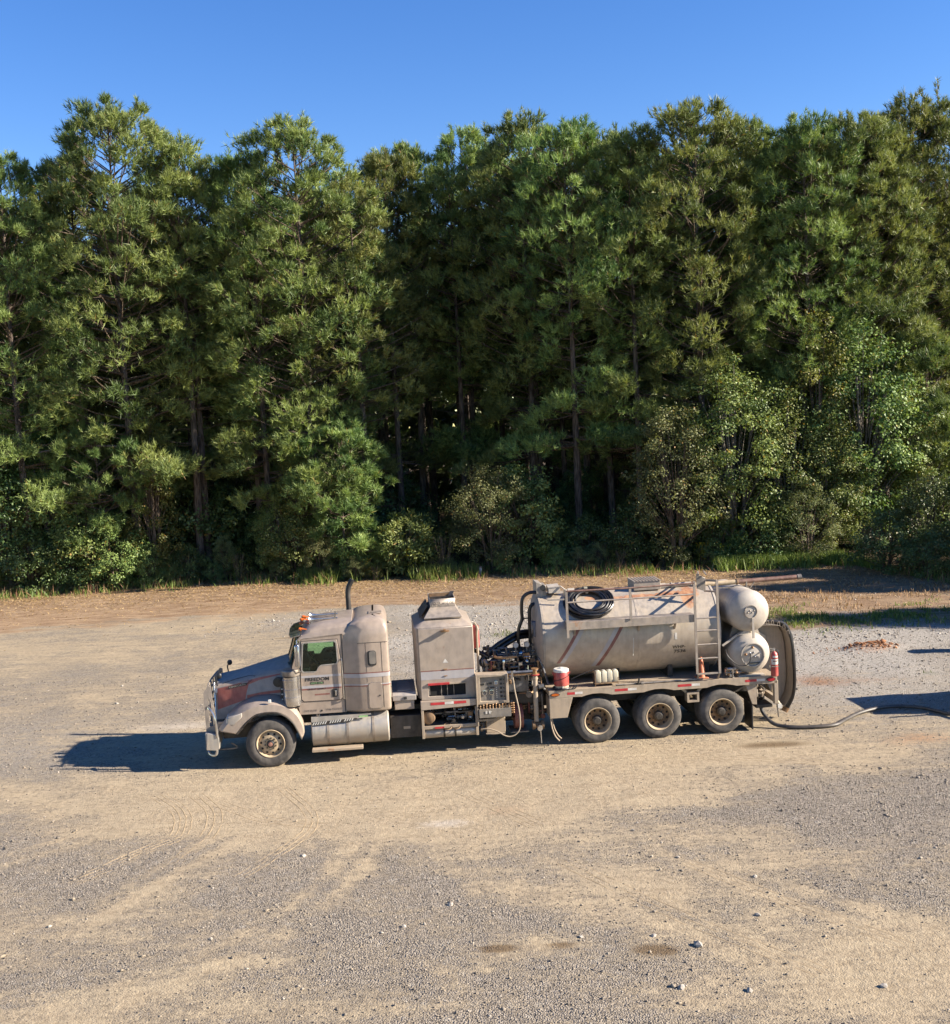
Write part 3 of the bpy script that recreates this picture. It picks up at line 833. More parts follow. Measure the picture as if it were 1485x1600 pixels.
    V, F, tt = needles(A(P), A(D), np.array(S), np.array(T), A(O), K)
    return (tr_.mesh('pine_trunk', M['bark']), lb.mesh('pine_limbs', M['twig']), raw_mesh('pine_crown', V, F, M['needle'], tt), H)

PINES = {
    'broad': pine(1, 24.0, 7.5, 5.0, 185, 38, 15, 14, 10, .34),
    'full': pine(2, 24.0, 6.0, 4.9, 190, 38, 15, 10, 9, .36),
    'edge': pine(3, 24.0, 8.5, 4.0, 150, 36, 15, 12, 7, .30),
    'bough': pine(10, 24.0, 10.5, 4.0, 105, 36, 15, 14, 12, .40),
    'slim': pine(4, 24.0, 9.5, 3.2, 125, 36, 15, 12, 4, .34, 11),
    'gap': pine(5, 24.0, 9.0, 3.9, 95, 36, 15, 16, 6, .32, 12),
    'mid': pine(6, 24.0, 11.0, 3.5, 95, 34, 11, 12, 4, .36),
    'deep': pine(7, 24.0, 12.0, 3.8, 75, 30, 9, 8, 3),
    'deep2': pine(8, 24.0, 11.0, 3.9, 75, 30, 9, 10, 4),
    'young': pine(9, 9.0, 2.4, 2.9, 62, 40, 15, 6, 5, .38, 4),
}
print('pine tris', {k: len(v[2].polygons) for k, v in PINES.items()})
def plant_pine(kind, x, y, H, rz, label, group=None, wide=1.0, name='pine_tree'):
    t_, l_, c_, h0 = PINES[kind]
    k = H / h0
    z = float(ground_z(np.array([x]), np.array([y]))[0]) if y < 61 else 0.0
    e = empty(name, (x, y, z), rz, label=label, cat='pine tree', group=group)
    e.scale = (k * wide, k * wide, k)
    for nm, me in (('trunk', t_), ('limbs', l_), ('crown', c_)): link(nm, me, e, kind='stuff' if nm == 'limbs' else None)
    return e

def broadleaf(seed, H, rx, z0, n_clump, per, leaf, mat, stems=3, spread=.42, spiky=0.0, bark='twig', fill=.55):
    r = np.random.default_rng(seed)
    zc, rz = (H + z0) / 2, (H - z0) / 2
    u = unit(r.normal(0, 1, (n_clump, 3)))
    rad = r.uniform(fill, 1.0, n_clump) ** .6
    wob = .78 + .35 * r.random(n_clump)
    Cc = u * rad[:, None] * wob[:, None] * np.array([rx, rx, rz]) + np.array([0, 0, zc])
    low = (Cc[:, 2] - z0) / (2 * rz)
    Cc[:, :2] *= (1.08 - .42 * low ** 1.5)[:, None]
    n = n_clump * per
    ci = np.repeat(np.arange(n_clump), per)
    cs = spread * r.uniform(.6, 1.3, n_clump)
    off = unit(r.normal(0, 1, (n, 3))) * (r.uniform(.08, 1.25, n) ** .5 * 1.25 * cs[ci])[:, None] * np.array([1, 1, .72])
    Pp = Cc[ci] + off
    Pp[:, 2] = np.maximum(Pp[:, 2], .06)
    out = unit(off + .35 * unit(Pp - np.array([0, 0, zc])) * cs[ci][:, None])
    nrm = unit(out * .75 + np.array([0, 0, .45]) + r.normal(0, .42, (n, 3)))
    ax = unit(np.cross(nrm, r.normal(0, 1, (n, 3))) + np.array([0, 0, -.25]) + out * (.3 + spiky))
    sd = unit(np.cross(nrm, ax))
    s = leaf * r.uniform(.65, 1.3, n)
    w = s * (.34 if not spiky else .16)
    a = Pp - ax * (s * .5)[:, None]; b = Pp + ax * (s * .5)[:, None]
    dip = nrm * (s * .10)[:, None]
    V = np.stack([a, Pp + sd * w[:, None] - dip, b, Pp - sd * w[:, None] - dip], 1).reshape(-1, 3)
    F = (np.array([(0, 1, 2), (0, 2, 3)])[None] + (np.arange(n) * 4)[:, None, None]).reshape(-1, 3)
    ct = r.uniform(.1, .75, n_clump)
    tt = np.clip(ct[ci] + r.normal(0, .14, n), 0, .92)
    tt = np.where(r.random(n) > .965, 1.0, tt)
    m = MB()
    for i in range(stems):
        a0 = 2 * math.pi * i / stems + r.random()
        top = Vector((math.cos(a0) * rx * .4, math.sin(a0) * rx * .4, z0 + (H - z0) * .75))
        b0 = Vector((math.cos(a0) * .12, math.sin(a0) * .12, -.1))
        mid = b0.lerp(top, .5) + Vector((0, 0, H * .08))
        rb = .012 * H + .01
        m.tube([b0, mid, top], [rb, rb * .7, rb * .25], 6, cap=False)
    for i in range(0, n_clump, 2):
        c = Vector(Cc[i])
        st = Vector((c.x * .25, c.y * .25, max(.1, c.z * .55)))
        m.tube([st, st.lerp(c, .6) + Vector((0, 0, .1)), c], [.018 + .002 * H, .014, .006], 4, cap=False)
    return (m.mesh('stems', M[bark]), raw_mesh('foliage', V, F, mat, np.repeat(tt, 4)), H)

BUSH = {
    'gum': broadleaf(11, 10.0, 2.9, .6, 190, 105, .135, M['leaf'], 3, .46, bark='bark_grey'),
    'gum2': broadleaf(12, 9.0, 2.7, .4, 170, 105, .125, M['leaf'], 4, .44, bark='bark_grey'),
    'olive': broadleaf(13, 8.0, 2.3, .3, 160, 105, .105, M['leaf_olive'], 4, .40),
    'grey': broadleaf(14, 5.2, 2.4, .0, 140, 120, .080, M['leaf_olive'], 6, .34),
    'dark': broadleaf(15, 6.0, 2.3, .0, 130, 95, .12, M['leaf_dark'], 5, .42),
    'shrub': broadleaf(16, 3.4, 1.7, .0, 90, 95, .10, M['leaf'], 6, .32),
    'shrubd': broadleaf(17, 3.0, 1.8, .0, 90, 85, .10, M['leaf_dark'], 6, .34),
    'fern': broadleaf(18, 3.0, 1.5, .2, 60, 90, .20, M['leaf'], 7, .40, .9),
    'vine': broadleaf(19, 8.0, 1.6, .4, 120, 90, .10, M['leaf_vine'], 3, .36),
    'twiggy': broadleaf(20, 2.4, 1.2, .1, 40, 50, .06, M['leaf_vine'], 14, .30),
}
def plant_bush(kind, x, y, H, rz, label, cat='bush', name='bush', wide=1.0, group=None):
    s_, f_, h0 = BUSH[kind]
    k = H / h0
    z = float(ground_z(np.array([x]), np.array([y]))[0]) if y < 61 else 0.0
    e = empty(name, (x, y, z), rz, label=label, cat=cat, group=group)
    e.scale = (k * wide, k * wide, k)
    link('trunk' if 'tree' in name else 'stems', s_, e, kind='stuff'); link('crown' if 'tree' in name else 'foliage', f_, e)
    return e

EDGE = 'pines along the edge of the wood'
front = [
    ('edge', -23.4, 58.6, 22.6, .3, 'pine cut by the left edge of the photo, with a lower tip'), ('slim', -27.2, 60.5, 22.5, 1.2, 'pine just outside the left edge of the yard'),
    ('broad', -17.9, 59.4, 25.2, 2.1, 'tallest broad pine at the left, its trunk showing mid-crown and vines at its foot'),
    ('slim', -20.9, 61.5, 23.0, 4.0, 'pine tucked behind the left side of the tallest left pine'),
    ('mid', -15.0, 60.1, 23.5, 5.2, 'pine with a bare straight trunk right of the tallest left pine'), ('mid', -14.55, 60.6, 22.2, 1.0, 'slimmer pine whose trunk stands close beside the bare straight one'),
    ('edge', -12.0, 62.2, 22.9, 2.7, 'pine with a small notch of sky between it and the broad left pair'),
    ('full', -8.5, 59.3, 23.9, 0.6, 'broad dome-topped bright pine above the cab, foliage reaching low on its right'), ('bough', -11.0, 60.0, 19.5, 3.4, 'shorter pine filling the left side of the dome-topped bright pine'),
    ('gap', -5.9, 60.4, 20.5, 5.0, 'pine with long low boughs between the bright dome and the dark gap'),
    ('slim', -4.4, 66.4, 23.6, .9, 'narrow pine just right of the dome-topped one, behind it'), ('slim', -3.3, 68.6, 24.6, 2.2, 'thin pine at the left of the dark gap above the heater box'),
    ('gap', .3, 68.6, 25.3, 1.7, 'open see-through pine with sky showing in its tip above the heater box'), ('slim', 2.0, 69.6, 24.4, 3.9, 'pine with a low tip right of the see-through one'),
    ('edge', 3.5, 64.0, 24.7, 4.6, 'dark pine with a pointed tip left of the centre-right group'), ('bough', 5.6, 60.4, 23.4, .2, 'rounded pine in the middle right with a bright low bough over the tank'),
    ('gap', 7.7, 62.3, 23.3, 2.9, 'pale pine with twin tips above the tank'), ('bough', 8.9, 59.8, 22.6, 5.6, 'pine with a thick grey trunk right of the tank hatch'),
    ('full', 12.5, 59.3, 23.7, 1.4, 'tall full pine standing above its neighbours over the rear of the truck'), ('slim', 15.1, 62.0, 23.4, .4, 'narrow pine on the right shoulder of the tall full one'), ('mid', 17.1, 63.0, 22.5, 3.0, 'low-tipped pine in the dip right of the tall full pine'),
    ('edge', 17.9, 59.2, 22.6, 4.4, 'pine with a vine-wrapped trunk and bare twigs above the broadleaf tree'), ('full', 20.8, 60.4, 22.9, 2.4, 'wide bushy pine near the right edge with bright lower boughs'), ('slim', 22.9, 62.0, 22.8, 5.9, 'narrow pine between the bushy right pine and the tall one at the edge'),
    ('edge', 25.0, 62.6, 24.2, .8, 'dark pine at the right edge, left of the cut-off one'), ('edge', 27.6, 64.0, 24.2, 3.3, 'tall dark pine cut by the right edge of the photo'), ]
for k_, x, y, H, rz, lab in front:
    plant_pine(k_, x, y, H, rz, lab, EDGE, 1.0 if H > 21 else 1.1)
plant_pine('young', -6.9, 57.9, 8.2, 1.0, 'small young pine leaning out low at the edge, below the bright dome-topped pine', EDGE, 1.0)
plant_pine('young', -19.6, 58.5, 8.8, 3.6, 'small pine with a flat bright bough in front of the tallest left pine', EDGE, .9)
plant_pine('young', 23.8, 58.6, 11.6, 2.0, 'small pine with soft low boughs right of the broadleaf mass', EDGE, .9)
for x, y, H in ((6.6, 64.9, 23.4), (10.4, 64.6, 22.8), (14.2, 65.2, 23.0), (18.6, 65.6, 22.8), (23.0, 66.4, 23.2), (3.9, 65.9, 22.5)):  # hidden pines added as blockers to keep sun off the gap
    plant_pine('mid', x, y, H, x, 'tall pine standing deeper in the wood, mostly hidden by the edge trees', 'pines deep in the wood', 1.1)
rs = random.Random(77)
for row, (yy_, step, k2) in enumerate(((66, 3.1, ('mid', 'slim')), (70, 3.3, ('mid', 'deep')), (75, 3.6, ('deep', 'deep2')), (81, 3.9, ('deep', 'deep2')), (88, 4.3, ('deep', 'deep2')), (95, 5.0, ('deep', 'deep2')))):
    X = yy_ * .46 + 5
    x = -X + rs.uniform(0, 2)
    while x < X + (26 if yy_ > 72 else 4):  # rows run on to the right, out of view, added to shade the far leaves
        if not any(abs(x - f[1]) < 1.2 and abs(yy_ - f[2]) < 2 for f in front):
            plant_pine(rs.choice(k2), x + rs.uniform(-.7, .7), yy_ + rs.uniform(-1.5, 1.5), rs.uniform(20.5, 23.3), rs.uniform(0, 6.28), 'tall pine standing deeper in the wood, mostly hidden by the edge trees', 'pines deep in the wood')
        x += step * rs.uniform(.75, 1.25)
# broadleaf trees and bushes along the foot of the wood
bl = 'broadleaf tree'
for a in (('olive', 10.0, 55.4, 8.6, .4, 'olive-leaved small tree over the rear wheels, left of the broadleaf mass'), ('gum', 13.1, 56.0, 10.4, 1.5, 'tall leafy tree with a pale green leading shoot right of the olive one'), ('gum2', 15.8, 56.4, 8.8, 3.0, 'glossy-leaved tree in the middle of the broadleaf mass on the right'),
          ('gum', 20.0, 57.4, 11.8, 4.0, 'biggest bright broadleaf tree at the right, topped below the pine boughs'), ('gum2', 17.7, 56.2, 7.6, 5.1, 'yellowing broadleaf tree left of the biggest bright one'), ('gum', 22.9, 58.0, 9.4, .9, 'pale glossy broadleaf tree near the right edge of the photo')):
    plant_bush(*a, cat=bl, name='broadleaf_tree')
for a in (('dark', -25.4, 59.3, 8.2, .3, 'tall dark leafy tree at the far left under the pine boughs'), ('gum2', -22.4, 59.9, 8.4, 1.9, 'speckled green broadleaf tree left of the tallest pine trunk'), ('dark', -20.2, 60.6, 6.6, 4.1, 'dark leafy tree behind the bright bush at the tallest pine'), ('gum', -24.4, 61.6, 10.6, 2.2, 'tall leafy tree behind the far left bushes, under dark boughs'), ('dark', -18.6, 62.6, 9.6, .7, 'dark leafy tree filling the shade behind the tallest left pine')):
    plant_bush(*a, cat=bl, name='broadleaf_tree')
for a in (('vine', -17.0, 59.0, 9.4, .2, 'yellow-green vine tangle climbing the tallest left pine'), ('vine', -9.2, 58.8, 7.6, 2.0, 'yellowish vine tangle under the bright dome-topped pine'), ('vine', 17.6, 57.0, 12.5, 4.0, 'vine tangle wrapped round the pine trunk above the broadleaf mass')):
    plant_bush(*a, cat='vine', name='vine_tangle', wide=.8)
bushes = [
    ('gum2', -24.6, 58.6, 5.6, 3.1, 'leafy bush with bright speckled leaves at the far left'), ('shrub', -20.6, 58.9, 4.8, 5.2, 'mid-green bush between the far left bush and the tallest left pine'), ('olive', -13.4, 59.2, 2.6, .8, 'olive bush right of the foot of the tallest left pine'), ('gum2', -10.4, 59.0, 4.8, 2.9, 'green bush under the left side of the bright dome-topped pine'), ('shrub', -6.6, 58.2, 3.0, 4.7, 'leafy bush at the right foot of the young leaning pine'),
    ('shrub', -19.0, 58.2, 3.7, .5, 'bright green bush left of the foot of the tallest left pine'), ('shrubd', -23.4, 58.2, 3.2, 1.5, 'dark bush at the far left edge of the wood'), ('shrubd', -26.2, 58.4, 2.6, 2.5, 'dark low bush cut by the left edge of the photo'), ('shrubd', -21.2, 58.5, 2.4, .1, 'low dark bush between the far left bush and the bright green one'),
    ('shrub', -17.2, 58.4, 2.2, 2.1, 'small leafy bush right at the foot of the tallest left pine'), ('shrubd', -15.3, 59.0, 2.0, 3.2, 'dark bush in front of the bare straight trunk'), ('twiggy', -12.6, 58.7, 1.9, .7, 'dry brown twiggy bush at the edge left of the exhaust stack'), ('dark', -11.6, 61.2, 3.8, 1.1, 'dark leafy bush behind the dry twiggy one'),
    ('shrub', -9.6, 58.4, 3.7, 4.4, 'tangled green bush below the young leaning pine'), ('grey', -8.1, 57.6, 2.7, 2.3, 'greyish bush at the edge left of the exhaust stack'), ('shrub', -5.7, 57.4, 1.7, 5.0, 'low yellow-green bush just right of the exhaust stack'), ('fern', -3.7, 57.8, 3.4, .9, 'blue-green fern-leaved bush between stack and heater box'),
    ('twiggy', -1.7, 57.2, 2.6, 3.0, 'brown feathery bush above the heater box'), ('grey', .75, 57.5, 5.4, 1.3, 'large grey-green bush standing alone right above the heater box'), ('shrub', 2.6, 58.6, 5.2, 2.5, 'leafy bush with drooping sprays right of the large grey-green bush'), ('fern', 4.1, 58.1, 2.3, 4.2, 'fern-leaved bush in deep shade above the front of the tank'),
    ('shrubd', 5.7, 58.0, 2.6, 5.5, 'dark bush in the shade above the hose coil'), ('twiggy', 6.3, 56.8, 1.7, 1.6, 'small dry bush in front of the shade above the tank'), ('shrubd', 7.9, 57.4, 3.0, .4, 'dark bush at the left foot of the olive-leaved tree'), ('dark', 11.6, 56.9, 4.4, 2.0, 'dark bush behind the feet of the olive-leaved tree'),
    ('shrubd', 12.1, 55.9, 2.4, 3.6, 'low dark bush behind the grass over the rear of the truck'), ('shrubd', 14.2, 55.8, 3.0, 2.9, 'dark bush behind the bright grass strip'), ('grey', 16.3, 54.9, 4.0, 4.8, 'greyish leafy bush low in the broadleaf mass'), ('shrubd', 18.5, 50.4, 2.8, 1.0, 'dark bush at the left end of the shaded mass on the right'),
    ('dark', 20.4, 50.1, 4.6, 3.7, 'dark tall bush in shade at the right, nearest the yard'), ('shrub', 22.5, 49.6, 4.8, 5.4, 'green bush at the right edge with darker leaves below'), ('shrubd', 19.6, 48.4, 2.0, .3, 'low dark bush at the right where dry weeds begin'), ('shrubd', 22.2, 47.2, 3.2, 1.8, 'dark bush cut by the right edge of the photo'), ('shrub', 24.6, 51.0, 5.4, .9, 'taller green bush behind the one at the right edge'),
]
for a in bushes: plant_bush(*a)
rs2 = random.Random(9)
for i in range(34):
    x = -25 + 42 * (i + rs2.random()) / 34
    y = float(edge_y(np.array([x]))[0]) + rs2.uniform(-.3, .7)
    plant_bush(rs2.choice(('shrub', 'twiggy', 'vine', 'shrubd', 'grey', 'twiggy')), x, y, rs2.uniform(.5, 1.5), rs2.uniform(0, 6.28), 'low weed bush along the foot of the wood', 'weed', 'weed_bush', rs2.uniform(.9, 1.6), 'low weeds along the foot of the wood')
und = 'undergrowth bushes inside the wood'
for i in range(72):
    x = (-34 + 68 * (i % 36 + rs.random()) / 36) * (1 if i < 36 else 1.15)
    if i >= 36 and -6 < x < 9: continue
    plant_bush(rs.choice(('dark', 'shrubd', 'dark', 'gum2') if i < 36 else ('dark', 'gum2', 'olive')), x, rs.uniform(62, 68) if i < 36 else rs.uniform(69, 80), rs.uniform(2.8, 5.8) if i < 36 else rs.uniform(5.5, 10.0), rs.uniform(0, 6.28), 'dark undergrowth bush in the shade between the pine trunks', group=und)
# the far side of the wood: one mass of leaves closing the view between the trunks
n = 60000
Pf = np.stack([rng.uniform(-80, 80, n), rng.uniform(100, 114, n), rng.uniform(0, 1, n) ** 1.1 * 20], -1)
nr = unit(rng.normal(0, 1, (n, 3))); ax = unit(np.cross(nr, rng.normal(0, 1, (n, 3)))); sd = np.cross(nr, ax)
s = rng.uniform(.4, .9, n)[:, None]
V = np.stack([Pf - ax * s, Pf + sd * s * .5, Pf + ax * s, Pf - sd * s * .5], 1).reshape(-1, 3)
F = (np.array([(0, 1, 2), (0, 2, 3)])[None] + (np.arange(n) * 4)[:, None, None]).reshape(-1, 3)
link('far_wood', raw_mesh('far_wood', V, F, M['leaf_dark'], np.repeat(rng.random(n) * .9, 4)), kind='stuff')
# bare dead boughs reaching out on the left
db = empty('dead_bough', (-19.6, 59.0, 0), 0, label='long bare grey dead bough reaching left in front of the left trees', cat='dead branch')
m = MB()
main = smooth_path([(1.2, .2, 7.4), (-.6, -.2, 7.5), (-2.6, -.6, 7.35), (-4.2, -.9, 7.0), (-5.4, -1.0, 6.5)], 4)
m.tube(main, [.075 - .065 * i / (len(main) - 1) for i in range(len(main))], 6)
for i in range(26):
    c = main[rs.randrange(3, len(main))]
    e = c + Vector((rs.uniform(-1.2, .3), rs.uniform(-.5, .5), rs.uniform(-.7, .35)))
    m.tube([c, c.lerp(e, .5) + Vector((0, 0, .06)), e], [.020, .013, .005], 4, cap=False)
m.build('bough', M['bark_grey'], db)
# trees standing off to the right throw their shade over the right of the yard
for i, (x, y, H) in enumerate(((25.8, 37.6, 7.6), (29.5, 36.8, 9.6), (33.5, 36.4, 11.5), (27.0, 45.4, 8.6), (31.5, 44.6, 10.5))):
    plant_bush('gum', x, y, H, i * 1.3, ('leafy tree beyond the right edge, nearest the road', 'taller leafy tree beyond the right edge', 'small leafy tree beyond the right edge by the wood', 'leafy tree farthest beyond the right edge', 'low leafy tree beyond the right edge, level with the red earth')[i], cat=bl, name='broadleaf_tree', wide=.9)
# small markers and weeds at the edge
wp = empty('marker_post', (.14, 56.0, 0), 0, label='short white pipe post at the foot of the large grey-green bush', cat='post')
MB().cyl((0, 0, 0), (0, 0, .48), .07, n=12).build('post', M['white'], wp)
MB().lathe([(.075, .40), (.08, .41), (.08, .48), (.001, .50)], (0, 0, 0), (0, 0, 1), 12).build('cap', M['galv'], wp)
vp = empty('vine_post', (-6.9, 57.1, 0), 0, label='slim post overgrown with green creeper beside the exhaust stack', cat='post')
MB().cyl((0, 0, 0), (0, 0, 2.0), .04, n=8).build('post', M['twig'], vp)
n = 420
Pv = np.stack([rng.normal(0, .085, n), rng.normal(0, .085, n), rng.uniform(.05, 2.1, n)], -1)
nr = unit(rng.normal(0, 1, (n, 3))); ax = unit(np.cross(nr, rng.normal(0, 1, (n, 3)))); sd = np.cross(nr, ax)
V = np.stack([Pv - ax * .06, Pv + sd * .04, Pv + ax * .06, Pv - sd * .04], 1).reshape(-1, 3)
F = (np.array([(0, 1, 2), (0, 2, 3)])[None] + (np.arange(n) * 4)[:, None, None]).reshape(-1, 3)
link('creeper', raw_mesh('creeper', V, F, M['leaf'], np.repeat(rng.random(n) * .9, 4)), vp)
wl_ = ['tall yellow-topped weed right of the exhaust stack', 'yellow-flowering weed below the fern-leaved bush', 'tall leafy weed left of the marker bush sprays', 'yellow-flowering weed left of the bright grass strip', 'second yellow-flowering weed beside the bright grass strip', 'green upright weed before the young leaning pine']
for i, (x, y, H) in enumerate(((-5.7, 56.9, 1.1), (-3.3, 56.6, 1.5), (3.4, 56.6, 1.3), (11.2, 55.4, 1.2), (12.3, 55.3, 1.1), (-8.9, 57.6, 1.6))):
    w_ = empty('tall_weed', (x, y, 0), i * 1.1, label=wl_[i], cat='weed', group='tall weeds at the edge of the wood')
    m = MB()
    n = 160
    for q in range(5):
        m.tube([(rs.gauss(0, .06), rs.gauss(0, .06), 0), (rs.gauss(0, .12), rs.gauss(0, .12), H * .6), (rs.gauss(0, .2), rs.gauss(0, .2), H)], [.012, .010, .005], 4, cap=False)
    m.build('stem', M['twig'], w_)
    Pv = np.stack([rng.normal(0, .16, n), rng.normal(0, .16, n), rng.uniform(.1, 1.0, n) ** .7 * H], -1)
    nr = unit(rng.normal(0, 1, (n, 3))); ax = unit(np.cross(nr, rng.normal(0, 1, (n, 3)))); sd = np.cross(nr, ax)
    V = np.stack([Pv - ax * .08, Pv + sd * .03, Pv + ax * .08, Pv - sd * .03], 1).reshape(-1, 3)
    F = (np.array([(0, 1, 2), (0, 2, 3)])[None] + (np.arange(n) * 4)[:, None, None]).reshape(-1, 3)
    tt = np.where(Pv[:, 2] > H * .78, .9, rng.random(n) * .4)
    link('leaves', raw_mesh('leaves', V, F, M['flower'] if i in (0, 1, 3, 4) else M['grass'], np.repeat(tt, 4)), w_)
# ------------------------------------------------------------------ the tank truck (x: front to rear, y: away from the camera, z: up)
TP, TA = Vector((-4.96, 25.161, 0.0)), R(4.966)
TM = Matrix.Translation(TP) @ Matrix.Rotation(TA, 4, 'Z')
truck = empty('tank_truck', TP, TA, label='dusty taupe sleeper-cab truck carrying a heater box and long steel tank', cat='truck')
YC = 1.25

# --- wheels: one of each kind, then copies
def tyre_mb(rad, w, rin):
    m = MB()
    p = [(rin, w * .10), (rin + .012, w * .03), (rin + .035, .004), (rin + (rad - rin) * .45, -.010), (rad - .075, .006), (rad - .04, .018), (rad - .012, .040), (rad, .062)]
    g = []
    for k in range(1, 5):
        c = .062 + (w - .124) * k / 5
        g += [(rad + .002, c - .012), (rad - .014, c - .007), (rad - .014, c + .007), (rad + .002, c + .012)]
    p += g + [(r_, w - t) for r_, t in p[::-1]]
    return m.lathe(p, (0, 0, 0), (0, 1, 0), 48)

def wheel(kind, x, y, rad, w, rin, flip=False):
    e = empty('wheel', (x, y, rad - .01), math.pi if flip else 0.0, truck)
    tyre_mb(rad, w, rin).build('tyre', M['rubber'], e)
    m = MB()
    if kind == 'rear':
        m.lathe([(rin + .012, .012), (rin + .006, .0), (rin - .012, .006), (rin - .02, .03), (rin - .03, .12), (rin - .045, .165), (rin - .075, .178), (rin - .16, .17), (.10, .165), (.001, .165)], (0, 0, 0), (0, 1, 0), 40)
        m.build('rim', M['rim'], e)
        d = MB().lathe([(rin - .052, .160), (rin - .08, .174), (rin - .16, .166), (.12, .161)], (0, -.004, 0), (0, 1, 0), 40)
        d.build('wheel_disc', M['rim_rust'], e)
        h = MB().lathe([(.118, .16), (.115, .09), (.10, .06), (.075, .05), (.07, .035), (.001, .03)], (0, 0, 0), (0, 1, 0), 20)
        h.build('hub', M['dark'], e)
        nuts, holes, rn, rh, yn, yh = MB(), MB(), .145, rin - .095, .125, .160
    else:
        m.lathe([(rin + .012, .012), (rin + .004, -.004), (rin - .014, .004), (rin - .02, .05), (rin - .035, .085), (rin - .06, .075), (.19, .035), (.15, .03), (.10, .03), (.001, .03)], (0, 0, 0), (0, 1, 0), 40)
        m.build('rim', M['rim'], e)
        h = MB().lathe([(.088, .03), (.085, -.03), (.07, -.05), (.045, -.052)], (0, 0, 0), (0, 1, 0), 20)
        h.build('hub', M['black'], e)
        MB().lathe([(.05, -.048), (.045, -.064), (.001, -.068)], (0, 0, 0), (0, 1, 0), 16).build('hub_cap', M['red_dark'], e)
        nuts, holes, rn, rh, yn, yh = MB(), MB(), .128, rin - .095, .0, .045
    for k in range(10):
        a = 2 * math.pi * (k + .3) / 10
        nuts.cyl((rn * math.cos(a), yn + .045, rn * math.sin(a)), (rn * math.cos(a), yn, rn * math.sin(a)), .019, .016, 6)
        a += math.pi / 10
        c = Vector((rh * math.cos(a), yh, rh * math.sin(a)))
        holes.cyl(c + Vector((0, .02, 0)), c - Vector((0, .006, 0)), .027, .027, 10)
    nuts.build('lug_nuts', M['rim_rust'] if kind == 'rear' else M['dark'], e, kind='stuff')
    holes.build('hand_hole_shade', M['hole_shade'], e, kind='stuff')  # black discs standing for the shade inside the wheel openings
    return e

def copy_tree(o, parent):
    c = o.copy(); C.objects.link(c); c.parent = parent
    for ch in list(o.children): copy_tree(ch, c)
    return c

fw = wheel('front', .02, .02, .565, .40, .315)
w2 = copy_tree(fw, truck); w2.location = (.02, 2.48, .555); w2.rotation_euler = (0, 0, math.pi)
rw = wheel('rear', 7.63, .0, .535, .28, .315)
for i, x in enumerate((7.63, 9.11, 10.63)):
    if i:
        c = copy_tree(rw, truck); c.location = (x, 0, .525); c.rotation_euler = (0, R(47 * i), 0)
    c = copy_tree(rw, truck); c.location = (x, 2.5, .525); c.rotation_euler = (0, R(20 * i), math.pi)
    for y0 in (.34, 1.88):
        tyre_mb(.535, .28, .315).build('inner_tyre', M['rubber'], truck, loc=(x, y0, .525))
    MB().cyl((x, .3, .525), (x, 2.2, .525), .11, n=12).ball((x, 1.25, .525), .27, 12, 8).build('axle', M['dark'], truck)
MB().cyl((.02, .3, .50), (.02, 2.2, .50), .07, n=10).build('axle', M['dark'], truck)

# --- chassis
m = MB()
for y in (.82, 1.60):
    m.box(-1.0, 11.95, y, y + .08, .78, 1.04)
for x in (.6, 2.0, 3.3, 5.2, 6.9, 8.4, 9.85, 11.3, 11.9):
    m.box(x, x + .1, .9, 1.6, .8, 1.02)
m.build('frame_rail', M['dark'], truck)
m = MB()
m.box(2.78, 3.50, .30, 2.2, .40, .92).box(2.5, 3.6, .95, 1.55, .45, .8)
m.build('underbody', M['dark'], truck, .01)
MB().box(5.0, 6.5, .9, 1.7, .45, .75).build('gear_case', M['dark'], truck, .01)
MB().box(3.08, 3.24, .293, .30, .60, .66).build('pale_patch', M['deck'], truck)  # small pale patch on the dark panel
MB().tube([(1.0, 1.2, .5), (7.3, 1.25, .55)], .06, 10).build('drive_shaft', M['dark'], truck)

# --- front bumper and grille guard
m = MB()
m.plate([(-1.44, .50), (-1.20, .47), (-1.14, .52), (-1.14, .80), (-1.24, .86), (-1.40, .90)], .06, .09)
m.loft([[(-1.44, .07, .50), (-1.44, .07, .90), (-1.14, .07, .84), (-1.14, .07, .50)], [(-1.50, 1.25, .50), (-1.50, 1.25, .90), (-1.20, 1.25, .84), (-1.20, 1.25, .50)], [(-1.44, 2.43, .50), (-1.44, 2.43, .90), (-1.14, 2.43, .84), (-1.14, 2.43, .50)]])
m.build('bumper', M['alu'], truck, .012)
m = MB()
for y in (.24, 2.22):
    m.plate([(-1.44, .88), (-1.21, .88), (-1.22, 1.30), (-1.27, 1.72), (-1.27, 1.92), (-1.33, 1.95), (-1.45, 1.80)], y, y + .04, [[(-1.36, 1.0), (-1.27, 1.0), (-1.28, 1.3), (-1.36, 1.3)], [(-1.37, 1.38), (-1.29, 1.38), (-1.31, 1.66), (-1.37, 1.66)]])
    m.tube(smooth_path([(-1.38, y + .02, 1.78), (-1.31, y + .02, 1.62), (-1.28, y + .02, 1.50)]), .022)
for z in (1.05, 1.22, 1.39, 1.56, 1.73, 1.90):
    m.tube([(-1.37, .44, z), (-1.40, 1.25, z), (-1.37, 2.07, z)], .022)
for y in (.75, 1.08, 1.42, 1.75):
    m.tube([(-1.39, y, .9), (-1.39, y, 1.9)], .016)
m.build('grille_guard', M['galv'], truck)
m = MB()
m.tube(smooth_path([(-1.40, .38, 1.46), (-1.33, .14, 1.44), (-1.24, .09, 1.33), (-1.19, .07, 1.12), (-1.17, .07, .78)]), .032)
m.tube(smooth_path([(-1.40, 2.12, 1.46), (-1.33, 2.36, 1.44), (-1.24, 2.41, 1.33), (-1.19, 2.43, 1.12), (-1.17, 2.43, .78)]), .032)
